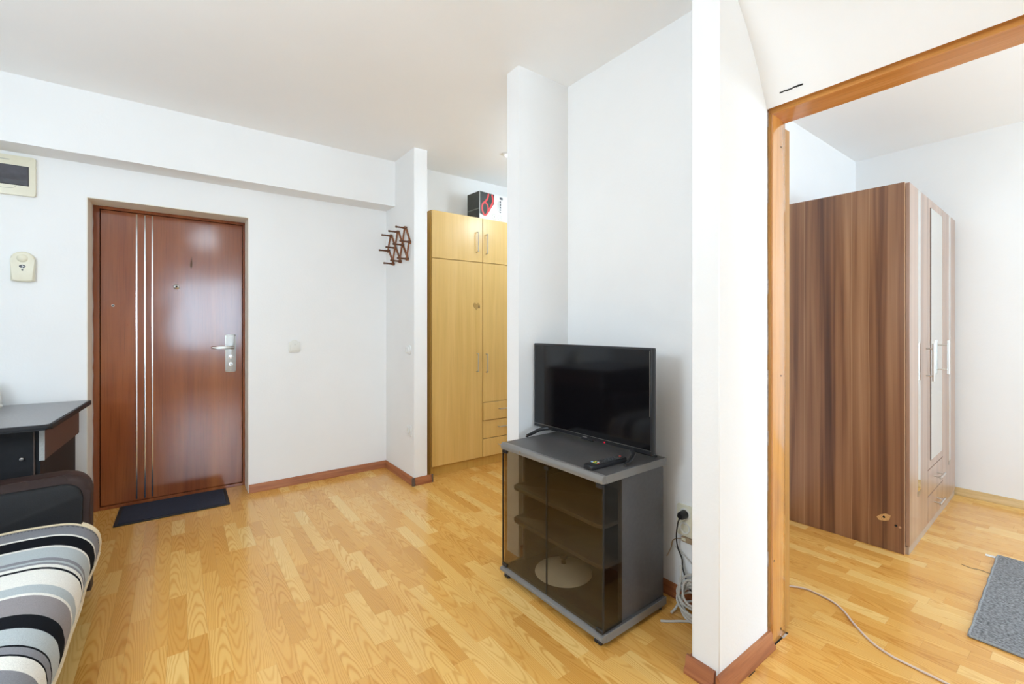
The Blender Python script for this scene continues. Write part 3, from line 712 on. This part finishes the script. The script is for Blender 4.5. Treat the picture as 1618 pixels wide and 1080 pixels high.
# base board
MB().prism(rrect(0.018, 0, D_, L_, .006, 3), .020, .050, XY, 0.002).obj('base_board', 'grey', t)
MB().prism([(.004, .020), (.0185, .019), (.0185, .0505), (.010, .0504), (-.008, .044), (-.010, .034)], -.001, L_ + .001, lambda u, v, t_: (u, t_, v), 0.001, 1).obj('edge_profile', 'greyedge', t)
bx('edge_trim', (.018, -.0035, .019), (D_, .0005, .0504), 'greyedge', t, 0.0008)
for y in (.012, L_ - .030):
    bx('side_panel', (.125, y, .0502), (D_ - .002, y + .018, TZ - .0305), 'grey', t, 0.0008)
bx('back_panel', (D_ - .008, .031, .0502), (D_ - .002, L_ - .031, TZ - .0305), 'grey', t)
for z in (.280, .438):
    pts = rrect(.035, .016, .46, L_ - .016, .055, 8, (1, 0, 0, 1))
    pts = [(min(u, D_ - .009), v) for u, v in pts]
    # shelf: rounded front corners, narrowed where it passes between the side panels
    o1 = [(u, v) for u, v in rrect(.035, .034, D_ - .009, L_ - .034, .030, 6, (1, 0, 0, 1))]
    MB().prism(o1, z - .008, z + .008, XY, 0.003).obj('shelf', 'grey', t)
for y0, y1 in ((.004, L_ / 2 - .0015), (L_ / 2 + .0015, L_ - .004)):
    dd = bx('glass_door', (.004, y0, .054), (.009, y1, TZ - .034), 'glass', t)
    hy = y0 if y0 < .1 else y1
    sgn = 1 if y0 < .1 else -1
    for z0 in (.052, TZ - .050):
        a, c = sorted((hy - sgn * .001, hy + sgn * .034))
        bx('hinge', (.000, a, z0), (.014, c, z0 + .016), 'blackplastic', dd, 0.002)
    ey = y0 if y0 < .1 else y1
    bx('edge_seal', (.003, ey - .0022, .056), (.0105, ey + .0022, TZ - .036), 'blackplastic', dd)
    iy = y1 if y0 < .1 else y0
    bx('meeting_edge', (.0035, iy - .0009, .056), (.0095, iy + .0009, TZ - .036), 'blackplastic', dd)
for y in (.008, L_ - .0125):
    bx('side_glass', (.016, y, .0504), (.124, y + .0045, TZ - .0306), 'glass', t)
cm = MB().box((.010, L_ / 2 - .022, TZ - .050), (.030, L_ / 2 + .022, TZ - .031), 0.002).obj('magnet_catch', 'blackplastic', t)
bx('catch_plate', (.0022, L_ / 2 - .014, TZ - .056), (.0039, L_ / 2 + .014, TZ - .042), 'blackplastic', t)
bx('edge_chip', (-.0056, L_ - .155, TZ - .022), (-.004, L_ - .148, TZ - .010), 'strip', t)
for (x, y) in ((.012, .032), (.012, L_ - .032), (D_ - .03, .020), (D_ - .03, L_ - .032)):
    cs_ = bx('caster', (x - .010, y - .014, .013), (x + .012, y + .014, .0198), 'blackplastic', t, 0.003)
    for s in (-1, 1):
        MB().lathe([(0, -.006), (.008, -.006), (.0095, -.003), (.0095, .003), (.008, .006), (0, .006)], (x, y + s * .010, .0100), 'y', 16).obj('wheel', 'blackplastic', cs_)

# enamel lid inside the cabinet
t = thing('pot_lid', 'white enamel pot lid lying inside the glass cabinet', 'lid', (1.478, 1.572, .0505))
MB().lathe([(0, .040), (.03, .039), (.07, .032), (.105, .020), (.128, .008), (.136, .004), (.137, .0015), (.134, .0003), (.12, .003), (.06, .020), (0, .026)], (0, 0, 0), 'z', 48).obj('lid_body', 'porcelain', t)
b = MB().lathe([(0, .030), (.011, .030), (.010, .050), (.019, .058), (.021, .066), (.015, .073), (0, .075)], (0, 0, 0.008), 'z', 24); b.obj('knob', plain('dark_lid_knob', (.05, .045, .04), .4), t)

# ------------------------------------------------------------------ television
ta = math.atan2(1.567 - 1.543, 1.866 - 1.132)
t = thing('television', 'black flat screen television on two splayed feet', 'television', (1.555, 1.499, TZ), ta)
hw = .367; z0, z1 = .036, .480
MB().prism(rrect(-hw, z0, hw, z1, .004, 3), -.004, .022, YZ, 0.0015).obj('bezel', 'bezel', t)
scr = bx('screen', (-.0052, -hw + .009, z0 + .019), (-.0035, hw - .009, z1 - .009), 'screen', t)
MB().prism(rrect(-hw + .03, z0 + .02, hw - .03, z0 + .30, .03, 4), .022, .055, YZ, 0.008).obj('back_housing', 'blackplastic', t)
bx('lower_rail', (-.0062, -hw + .002, z0 + .001), (-.003, hw - .002, z0 + .0185), 'bezel', t, 0.0012)
bx('rail_line', (-.0068, -hw + .004, z0 + .0172), (-.0055, hw - .004, z0 + .0186), 'satin', t)
bx('side_line', (-.0060, -hw + .010, z0 + .16), (-.0050, -hw + .0115, z1 - .012), 'satin', t)
bx('brand_plate', (-.0078, -.022, z0 + .005), (-.0061, .022, z0 + .0135), 'blackplastic', t)
bx('brand_mark', (-.0084, -.014, z0 + .007), (-.0077, .014, z0 + .0112), 'chrome', t)
bx('sensor', (-.006, -.045, z0 - .006), (.010, .026, z0 + .0012), 'blackplastic', t, 0.002)
l_ = MB().lathe([(0, -.0085), (.0028, -.0078), (.0032, -.006)], (0, -.118, z0 + .006), 'x', 12).obj('standby_light', 'led', t)
l_['label'] = 'small glowing red standby light'
for s in (-1, 1):
    y = s * .305
    ft = MB()
    ft.tube(smoothpath([(.006, y - s * .05, z0 + .004), (-.03, y - s * .012, .030), (-.075, y, .014), (-.104, y + s * .004, .0075)], 5), .0105, 8, r2=.0070)
    ft.tube(smoothpath([(.010, y - s * .05, z0 + .004), (.045, y - s * .012, .026), (.085, y, .012), (.105, y + s * .004, .0075)], 5), .0105, 8, r2=.0070)
    f_ = ft.obj('foot', 'blackplastic', t)
    for x in (-.104, .105):
        MB().lathe([(0, .0003), (.0078, .0003), (.0078, .005), (0, .008)], (x, y + s * .004, 0), 'z', 12).obj('rubber_tip', 'matrim', f_)

# remote control
t = thing('remote_control', 'black remote control with coloured buttons lying on the cabinet', 'remote control', (1.405, 1.243, TZ + .0004), math.atan2(-.005, .225))
MB().prism(rrect(-.108, -.024, .108, .024, .009, 4), .0, .019, XY, 0.005).obj('body', 'blackplastic', t)
bx('face', (-.095, -.020, .0185), (.103, .020, .0197), plain('remote_face', (.02, .02, .022), .3), t)
for i in range(9):
    for j in range(3):
        x = -.030 + i * .0125; y = -.013 + j * .013
        bx('button', (x - .0038, y - .0045, .0192), (x + .0038, y + .0045, .0218), 'greybutton', t, 0.001)
for k, c in enumerate(('red', 'green', 'yellow', 'blue')):
    y = -.0165 + k * .011
    bx('colour_button', (-.066, y - .0042, .0192), (-.057, y + .0042, .0220), c, t, 0.001)
for k in range(3):
    bx('button', (-.050, -.0165 + k * .0135 - .003, .0192), (-.042, -.0165 + k * .0135 + .004, .0218), 'whiteplastic' if k == 1 else 'yellow' if k == 2 else 'greybutton', t, 0.001)
MB().lathe([(0, .0225), (.005, .022), (.0055, .0192)], (.092, .004, 0), 'z', 14).obj('power_button', 'red', t)

# ------------------------------------------------------------------ cables behind the cabinet
t = thing('power_plug', 'black plug with black cord in the double socket', 'plug', (DX0 - .030, 1.128, .396))
MB().lathe([(0, -.024), (.012, -.024), (.017, -.016), (.018, .016), (.016, .0185), (0, .0185)], (0, 0, 0), 'x', 18).obj('plug_body', 'blackplastic', t)
pth = smoothpath([(-.018, 0, -.006), (-.024, .008, -.03), (-.008, .026, -.10), (.010, .030, -.16), (.013, .012, -.20), (.013, .008, -.24), (.012, -.010, -.285), (.010, -.035, -.325)], 5)
MB().tube(pth, .0032, 8).obj('cord', 'blackplastic', t)
t = thing('cable_connector', 'tan cable connector hanging below the double socket', 'connector', (DX0 - .003, 1.115, .285))
bx('connector_body', (-.014, -.032, -.012), (-.0004, .030, .010), 'tanbox', t, 0.002)
bx('connector_cap', (-.016, .006, -.006), (-.0135, .026, .006), 'cream', t, 0.0008)
MB().tube(smoothpath([(-.008, .03, -.002), (-.010, .055, -.012), (-.009, .075, -.03), (-.012, .080, -.06), (-.03, .09, -.1)], 5), .0022, 6).obj('lead', 'tanbox', t)
t = MB().tube(smoothpath([(DX0 - .010, 1.18, .235), (DX0 - .008, 1.14, .215), (DX0 - .007, 1.09, .182), (DX0 - .007, 1.02, .14), (DX0 - .02, .96, .06), (DX0 - .03, .93, .008)], 5), .0032, 8).obj('cable', 'wcable')
tag(t, 'thin white cable drooping along the wall under the socket', 'cable')
rc = random.Random(5)
coil = []
for k in range(9):
    cx_, cy_ = 1.730 + rc.uniform(-.006, .006), 1.030 + rc.uniform(-.010, .010)
    ra, rb = .034 + .005 * (k % 4), .060 + .008 * (k % 5)
    tilt = .10 + .075 * k
    for s in range(14):
        a = 2 * math.pi * s / 14 + k * .22
        x = cx_ + ra * math.cos(a); y = cy_ + rb * math.sin(a)
        z = .006 + .012 * (k % 6) + max(0, (math.cos(a) * .5 + .5)) * tilt * .20 + rc.uniform(0, .006)
        coil.append((min(x, DX0 - .026), max(min(y, 1.128), .916), max(z, .0052)))
t = thing('cable_coil', 'coiled white cable piled between cabinet and pier', 'cable', (1.72, 1.06, 0))
loc = lambda pts: [(p_[0] - 1.72, p_[1] - 1.06, p_[2]) for p_ in pts]
MB().tube(loc(smoothpath(coil, 3)), .0046, 7).obj('loops', 'wcable', t)
MB().tube(loc(smoothpath([(1.60, 1.118, .0056), (1.625, 1.095, .0056), (1.66, 1.07, .0056), (1.70, 1.035, .0056), (1.74, .99, .0056), (1.765, .935, .0056)], 5)), .0048, 8).obj('floor_run', 'wcable', t)
MB().tube(loc(smoothpath([(1.762, 1.128, .18), (1.745, 1.118, .15), (1.722, 1.110, .10), (1.72, 1.112, .05), (1.71, 1.118, .02), (1.68, 1.122, .0062)], 5)), .005, 8).obj('raised_end', 'wcable', t)

# ------------------------------------------------------------------ desk
t = thing('desk', 'black desk with grey speckled top in the corner by the door', 'desk', (-0.468, 2.893, 0), R(-2.8))
DZ = 0.779
pts = rrect(-1.13, 0.0, 0.0, .835, .02, 5, (1, 1, 1, 0))
MB().prism(pts, DZ - .026, DZ - .0015, XY, 0.010, 3).obj('top_rim', 'blackmatte', t)
pts2 = rrect(-1.12, 0.010, -.010, .828, .016, 5, (1, 1, 1, 0))
MB().prism(pts2, DZ - .004, DZ, XY, 0.001, 1).obj('top_board', 'desktop', t)
bx('side_panel', (-.090, .165, 0.0005), (-.072, .825, DZ - .0265), 'blackmatte', t, 0.001)
bx('side_panel', (-1.10, .165, 0.0005), (-1.082, .825, DZ - .0265), 'blackmatte', t, 0.001)
bx('back_panel', (-1.082, .805, .25), (-.0905, .82, DZ - .0265), 'blackmatte', t)
pn = bx('front_panel', (-.47, .150, .10), (-.092, .1645, DZ - .0268), 'blackmatte', t, 0.001)
bx('edge_band', (-.092, .150, .10), (-.0885, .1645, DZ - .0268), 'cap', pn)
bx('top_strip', (-.19, .1488, DZ - .048), (-.105, .1502, DZ - .036), plain('dark_strip', (.02, .02, .03), .3), pn)
MB().lathe([(0, -.018), (.007, -.017), (.008, -.012), (.004, -.008), (.004, .001)], (-.128, .150, .606), 'y', 16).obj('knob', 'chrome', pn)
bx('front_panel', (-1.08, .150, .10), (-.474, .1645, DZ - .0268), 'blackmatte', t, 0.001)
ap = bx('apron', (-.0715, .145, .588), (-.053, .81, DZ - .0268), 'brownlam', t, 0.0008)
bx('raw_edge', (-.0718, .1425, .588), (-.0528, .1452, DZ - .0268), 'chipedge', ap)
t2 = thing('jar', 'cream rounded jar on the desk by the frame edge', 'jar', (-0.862, 3.66, DZ + .0004))
MB().lathe([(0, 0), (.078, 0), (.080, .010), (.074, .018), (.077, .03), (.074, .07), (.062, .12), (.050, .15), (0, .155)], (0, 0, 0), 'z', 36).obj('jar_body', 'ivory', t2)
MB().lathe([(0, .175), (.012, .172), (.012, .158), (.045, .152), (.050, .149)], (0, 0, 0), 'z', 28).obj('jar_lid', 'cream', t2)

# ------------------------------------------------------------------ sofa and striped blanket
t = thing('sofa', 'black leather sofa with rounded armrest in front of the desk', 'sofa', (-0.95, 1.70, 0))
bx('base', (-.60, -1.05, .045), (.575, 1.04, .19), 'leather', t, 0.02, 3)
MB().box((-.60, -1.045, .192), (.60, 1.035, .345), 0.055, 5).obj('seat', 'leather', t)
for s in (-1, 1):
    y0, y1 = (1.046, 1.150) if s == 1 else (-1.16, -1.056)
    outl = rrect(-.62, .03, .630, .560, .085, 8, (0, 0, 1, 1))
    outl = [(u, v + .012 * (u / .63) if v > .3 else v) for u, v in outl]
    ar = MB().prism(outl, y0, y1, XZ, 0.022, 4).obj('armrest', 'leatherrim', t)
    inl = rrect(-.58, .06, .606, .524, .065, 8, (0, 0, 1, 1))
    inl = [(u, v + .010 * (u / .6) if v > .3 else v) for u, v in inl]
    ya, yb = (y0 - .010, y0 + .03) if s == 1 else (y1 - .03, y1 + .010)
    MB().prism(inl, ya, yb, XZ, 0.012, 3).obj('arm_pad', 'leather', ar)
MB().box((-.70, -1.04, .20), (-.605, 1.03, .80), 0.04, 4).obj('backrest', 'leather', t)
for (x, y) in ((.5, .95), (.5, -.95), (-.5, .95), (-.5, -.95)):
    MB().lathe([(0, .0004), (.02, .0004), (.024, .044), (0, .0448)], (x, y, 0), 'z', 14).obj('foot', 'blackplastic', t)

# blanket: stripes run across the seat (world Y decides the stripe), draped over the rounded front
stripes = [(2.75, 'cream'), (2.742, 'gray'), (2.623, 'white'), (2.609, 'black'), (2.501, 'white'), (2.487, 'light'), (2.381, 'gray'), (2.357, 'light'), (2.342, 'gray'), (2.319, 'white'),
           (2.297, 'black'), (2.280, 'white'), (2.16, 'light'), (2.097, 'white'), (2.079, 'mauve'), (1.961, 'black'), (1.884, 'light'), (1.799, 'black'), (1.786, 'gray'), (1.760, 'black'),
           (1.743, 'white'), (1.686, 'gray'), (1.56, 'black'), (1.49, 'light'), (1.40, 'white'), (1.31, 'mauve'), (1.2, 'black'), (1.12, 'light'), (1.0, 'white'), (.9, 'gray'), (.78, 'black')]
cols = dict(cream=(.66, .54, .36), gray=(.245, .245, .265), white=(.78, .76, .70), black=(.010, .011, .014), light=(.44, .48, .49), mauve=(.29, .265, .27))
def blanket_mat():
    m, tt, b_ = newmat('striped_blanket'); setp(b_, (.5, .5, .5), .95, spec=.05)
    b_.inputs['Sheen Weight'].default_value = 0.0
    uv = nd(tt, 'ShaderNodeUVMap'); sep = nd(tt, 'ShaderNodeSeparateXYZ'); tt.links.new(uv.outputs[0], sep.inputs[0])
    Y0, Y1 = 0.6, 2.80
    ss = sorted([(y, c) for y, c in stripes])
    # ramp element at y colours everything above it, up to the next edge
    edges = [(0.0, 'light')]
    arr = sorted(stripes, key=lambda q: -q[0])          # top to bottom: colour below edge y
    el = []
    for i, (y, c) in enumerate(arr):
        lo = arr[i + 1][0] if i + 1 < len(arr) else Y0
        el.append(((lo - Y0) / (Y1 - Y0), cols[c]))
    el = sorted(el, key=lambda q: q[0])[-31:]
    el.append(((2.738 - Y0) / (Y1 - Y0), cols['cream']))
    el = sorted(el, key=lambda q: q[0])
    rp_ = ramp(tt, el[:32], 'CONSTANT'); tt.links.new(sep.outputs[1], rp_.inputs[0])
    n_ = nd(tt, 'ShaderNodeTexNoise'); n_.inputs['Scale'].default_value = 400; n_.inputs['Detail'].default_value = 2
    tc_ = nd(tt, 'ShaderNodeTexCoord'); tt.links.new(tc_.outputs['Object'], n_.inputs['Vector'])
    mr_ = nd(tt, 'ShaderNodeMapRange'); mr_.inputs['From Min'].default_value = .3; mr_.inputs['From Max'].default_value = .7; mr_.inputs['To Min'].default_value = .88; mr_.inputs['To Max'].default_value = 1.10
    tt.links.new(n_.outputs['Fac'], mr_.inputs[0])
    sc_ = nd(tt, 'ShaderNodeVectorMath', operation='SCALE'); tt.links.new(rp_.outputs[0], sc_.inputs[0]); tt.links.new(mr_.outputs[0], sc_.inputs['Scale'])
    tt.links.new(sc_.outputs[0], b_.inputs['Base Color'])
    bp_ = nd(tt, 'ShaderNodeBump'); bp_.inputs['Strength'].default_value = .5; bp_.inputs['Distance'].default_value = .001
    tt.links.new(n_.outputs['Fac'], bp_.inputs['Height']); tt.links.new(bp_.outputs[0], b_.inputs['Normal'])
    return m
prof = [(-1.53, .352)]
x = -1.53
while x < -.43: x += .05; prof.append((x, .352 + .004 * math.sin(x * 9)))
xe = prof[-1][0]
for k in range(1, 13):
    a = R(90 - 90 * k / 12); prof.append((xe + (-.298 - xe) * math.cos(a), .354 - .100 + .100 * math.sin(a)))
for k in range(1, 6): prof.append((-.298 + .002 * math.sin(k), .254 - .0125 * k))
NY = 90; Yb0, Yb1 = .66, 2.742
V, Fc, UV = [], [], []
for j in range(NY + 1):
    yy = Yb0 + (Yb1 - Yb0) * j / NY
    for i, (px_, pz_) in enumerate(prof):
        fall = max(0, (.34 - pz_)) / .15
        wob = .003 * math.sin(yy * 7.0) * fall + .002 * math.sin(yy * 17 + 1) * fall
        end = max(0.0, (yy - 2.66) / .08)
        V.append((px_ + wob, yy + (.018 * (.30 - pz_) / .1 if pz_ < .30 and yy > 2.6 else 0) * (yy - 2.6) / .142, pz_ + .0015 * math.sin(px_ * 23 + yy * 5)))
        UV.append(((px_ + 1.6), (yy - 0.6) / (2.80 - 0.6)))
W_ = len(prof)
for j in range(NY):
    for i in range(W_ - 1):
        Fc.append((j * W_ + i, j * W_ + i + 1, (j + 1) * W_ + i + 1, (j + 1) * W_ + i))
me = bpy.data.meshes.new('blanket'); me.from_pydata(V, [], Fc)
uvl = me.uv_layers.new(name='UVMap')
for p_ in me.polygons:
    p_.use_smooth = True
    for li, vi in zip(p_.loop_indices, p_.vertices): uvl.data[li].uv = UV[vi]
me.materials.append(blanket_mat())
bt = thing('blanket', 'striped grey black and cream blanket spread over the black sofa', 'blanket', (0, 0, 0))
o = bpy.data.objects.new('cloth', me); C.objects.link(o); o.parent = bt
sm = o.modifiers.new('thickness', 'SOLIDIFY'); sm.thickness = .006; sm.offset = 1
MAT['binding'] = plain('cream_binding', cols['cream'], .9, noise=.08, nscale=200)
hem = [(V[j * W_ + W_ - 1][0] + .004, V[j * W_ + W_ - 1][1], V[j * W_ + W_ - 1][2]) for j in range(0, NY + 1, 2)]
MB().tube(hem, .0085, 8).obj('hem_binding', 'binding', bt)
far = [(V[NY * W_ + i][0], V[NY * W_ + i][1] + .004, V[NY * W_ + i][2] + .008) for i in range(W_)]
MB().tube(far, .0125, 8).obj('edge_binding', 'binding', bt)
st_ = MB()
for i in range(4, W_ - 2):
    a = Vector(V[(NY - 1) * W_ + i]); a2 = Vector(V[(NY - 1) * W_ + i + 1])
    n_ = max(1, int((a2 - a).length / .010))
    for k in range(n_):
        p0 = a + (a2 - a) * (k / n_); p1 = a + (a2 - a) * ((k + .55) / n_)
        nrm = Vector((-(a2 - a).z, 0, (a2 - a).x)).normalized() * .0066
        st_.tube([p0 + nrm, p1 + nrm], .0013, 4)
st_.obj('stitching', 'textdark', bt)['kind'] = 'stuff'

# ------------------------------------------------------------------ bedroom: walnut wardrobe, carpet, cable
t = thing('wardrobe', 'dark walnut wardrobe with narrow mirrors standing in the bedroom', 'wardrobe', (3.12, 0.667, 0), R(1.5))
W2, D2, H2 = 1.41, 0.56, 2.0
sp = bx('side_panel', (0, 0, .0005), (.018, D2, H2), 'walnut', t, 0.0005)
bx('edge_band', (.0005, -.0012, .0008), (.0175, .0001, H2 - .0005), 'walnutedge', sp)
hp_ = MB().prism([(.086 + u, .175 + v) for u, v in [(-.030, .018), (-.008, .022), (.018, .008), (.032, -.008), (.022, -.022), (-.002, -.020), (-.022, -.010)]], -.0008, .0004, YZ).obj('chipped_patch', 'rawboard', sp)
MB().lathe([(0, -.0014), (.006, -.0013), (.0065, .0002)], (0, .086, .176), 'x', 12).obj('screw_hole', 'hole', sp)
for (y, z) in ((.035, .145), (.018, .142)):
    MB().lathe([(0, -.0012), (.005, -.0010), (.007, .0003)], (0, y, z), 'x', 10).obj('dent', 'hole' if y > .03 else 'walnutedge', sp)
bx('side_panel', (W2 - .018, 0, .0005), (W2, D2, H2), 'walnut', t, 0.0005)
bx('top_panel', (.0185, .002, H2 - .018), (W2 - .0185, D2, H2), 'walnut', t)
bx('bottom_panel', (.0185, .002, .04), (W2 - .0185, D2, .058), 'walnut', t)
bx('plinth', (.0185, -.016, .0005), (W2 - .004, .0, .0398), plain('pale_plinth', (.42, .33, .26), .4), t)
bx('back_panel', (.0185, D2 - .006, .06), (W2 - .0185, D2, H2 - .019), 'walnut', t)
for k in (1, 2): bx('divider', (W2 * k / 3 - .009, .004, .06), (W2 * k / 3 + .009, D2 - .007, H2 - .019), 'walnut', t)
dw = W2 / 3
def wdoor(x0, x1, z0, z1): return bx('door', (x0, -.020, z0), (x1, -.0025, z1), 'walnutsheen', t, 0.0015)
def barhandle(par, x, z0, z1):
    MB().tube([(x, -.052, z0), (x, -.052, z1)], .0062, 10).obj('handle', 'chrome', par)
    for z in (z0 + .03, z1 - .03):
        MB().tube([(x, -.0195, z), (x, -.052, z)], .0042, 8).obj('handle_post', 'chrome', par)
d1 = wdoor(.014, dw - .0015, .045, H2 - .003)
bx('mirror_strip', (.198, -.0222, .30), (.262, -.0198, H2 - .006), 'mirror', d1)
bx('strip_foot', (.196, -.0225, .272), (.264, -.0198, .2995), 'satin', d1)
barhandle(d1, dw - .045, .905, 1.125)
d2 = wdoor(dw + .0015, 2 * dw - .0015, .366, H2 - .003)
bx('mirror_panel', (dw + .075, -.0230, .415), (2 * dw - .038, -.0198, H2 - .055), 'mirror', d2)
bx('mirror_edge', (dw + .0725, -.0232, .413), (dw + .0748, -.0198, H2 - .053), 'hole', d2)
barhandle(d2, 2 * dw - .040, .915, 1.135)
for z0, z1 in ((.208, .361), (.045, .203)):
    dr = bx('drawer', (dw + .0015, -.020, z0), (2 * dw - .0015, -.0025, z1), 'walnutsheen', t, 0.0015)
    zc = (z0 + z1) / 2 + .01
    MB().tube([(dw + .155, -.052, zc), (dw + .315, -.052, zc)], .0062, 10).obj('handle', 'chrome', dr)
    for x in (dw + .185, dw + .285): MB().tube([(x, -.0195, zc), (x, -.052, zc)], .0042, 8).obj('handle_post', 'chrome', dr)
d3 = wdoor(2 * dw + .0015, W2 - .004, .045, H2 - .003)
bx('mirror_strip', (2 * dw + .205, -.0222, .30), (2 * dw + .27, -.0198, H2 - .006), 'mirror', d3)
bx('strip_foot', (2 * dw + .203, -.0225, .272), (2 * dw + .272, -.0198, .2995), 'satin', d3)

t = thing('rug', 'grey looped carpet runner on the bedroom floor', 'rug', (3.01, -.15, 0), R(1.5))
MB().box((-.50, -.50, .0004), (.505, .500, .011), 0.004, 2).obj('pile', 'carpet', t)
b = MB().tube(smoothpath([(-.5 + k * .05, .5005 + .0015 * math.sin(k * 2.1), .0066) for k in range(21)], 2), .0058, 6); b.obj('edge_binding', 'carpetedge', t)
b = MB().tube(smoothpath([(-.5005 + .0015 * math.sin(k * 1.7), -.5 + k * .05, .0060) for k in range(21)], 2), .0052, 6); b.obj('edge_binding', 'carpetedge', t)
bx('care_tag', (.462, .502, .0008), (.490, .545, .0022), 'whiteplastic', t)
MB().tube(smoothpath([(.22, .50, .0025), (.235, .54, .0016), (.225, .575, .0016), (.24, .61, .0016)], 4), .0012, 5).obj('loose_thread', 'textdark', t)

t = MB().tube(smoothpath([(2.10, 1.12, .0046), (2.22, 1.0, .0046), (2.307, .903, .0046), (2.337, .855, .0046), (2.338, .808, .0046), (2.325, .741, .0046), (2.284, .686, .0046), (2.221, .633, .0046), (2.150, .560, .0046), (2.117, .493, .0046), (2.110, .431, .0046), (2.104, .34, .0046), (2.09, .1, .0046), (2.11, -.3, .0046)], 8), .0040, 8).obj('cable', 'bcable')
tag(t, 'pinkish white cable snaking across the bedroom floor', 'cable')

# ------------------------------------------------------------------ lamps
def pendant(lx, ly, lz, power, lab, gr=.09):
    """opal globe on a short rod; its light leaves in all directions, so the ceiling above is lit too"""
    t = thing('ceiling_lamp', lab, 'ceiling lamp', (lx, ly, H), group='globe pendant lamps')
    MB().lathe([(0, 0), (.05, 0), (.05, -.015), (.012, -.03), (0, -.03)], (0, 0, 0), 'z', 32).obj('ceiling_plate', 'whiteplastic', t)
    MB().tube([(0, 0, -.028), (0, 0, lz - H + gr - .005)], .006, 10).obj('rod', 'whiteplastic', t)
    MB().lathe([(0, gr)] + [(gr * math.sin(R(a)), gr * math.cos(R(a))) for a in range(15, 180, 15)] + [(0, -gr)], (0, 0, lz - H), 'z', 36).obj('glass_globe', glassy('opal_globe', (1, 1, 1)), t)
    MB().lathe([(0, .03)] + [(.03 * math.sin(R(a)), .03 * math.cos(R(a))) for a in range(30, 180, 30)] + [(0, -.03)], (0, 0, lz - H), 'z', 16).obj('bulb', 'lampglass', t)
    l = bpy.data.lights.new('pendant_light', 'POINT'); l.energy = power; l.color = LAMPC; l.shadow_soft_size = gr * .95
    o = bpy.data.objects.new('pendant_light', l); C.objects.link(o); o.location = (lx, ly, lz)
LAMPC = (0.72, 0.87, 1.0)
pendant(0.27, 1.08, 2.36, 10, 'glass globe ceiling lamp of the living room, just above the view', .14)
pendant(-1.25, 1.0, 1.75, 106, 'added large glass globe pendant lamp, unseen left of the camera', .34)  # unseen pendant added to fill the living room and its ceiling
pendant(3.10, -0.90, 1.80, 48, 'added glass globe pendant lamp in the bedroom, unseen right of the view', .2)  # unseen fill lamp added to brighten the bedroom
for (lx, ly, pw, lab) in ((2.115, 2.90, 12, 'small glowing ceiling lamp in the hall above the wardrobe'), (2.60, 2.45, 17, 'added small hanging lamp in the hall, unseen behind the partition')):
    t = thing('ceiling_spot', lab, 'ceiling lamp', (lx, ly, H), group='hall ceiling lamps')
    MB().lathe([(.022, -.0005), (.042, -.0005), (.042, -.006), (.036, -.010), (.022, -.010), (.022, -.0005)], (0, 0, 0), 'z', 24).obj('lamp_ring', 'whiteplastic', t)
    if lx < 2.3:
        MB().lathe([(.0, -.001), (.0205, -.001), (.0205, -.010), (.014, -.020), (0, -.023)], (0, 0, 0), 'z', 24).obj('bulb', 'bulb', t)
    else:
        MB().tube([(0, 0, -.009), (0, 0, -.20)], .004, 8).obj('cord', 'whiteplastic', t)
        MB().lathe([(0, -.20), (.018, -.205), (.018, -.235), (0, -.238)], (0, 0, 0), 'z', 20).obj('lamp_holder', 'whiteplastic', t)
    if lx < 2.3:
        l = bpy.data.lights.new('hall_lamp', 'SPOT'); l.spot_size = R(170); l.spot_blend = 1.0; l.shadow_soft_size = .04; dz = .06
    else:
        l = bpy.data.lights.new('hall_lamp', 'POINT'); l.shadow_soft_size = .08; dz = .30  # added lamp, brightens the hall from behind the partition
    l.energy = pw; l.color = LAMPC
    o = bpy.data.objects.new('hall_lamp', l); C.objects.link(o); o.location = (lx, ly, H - dz)
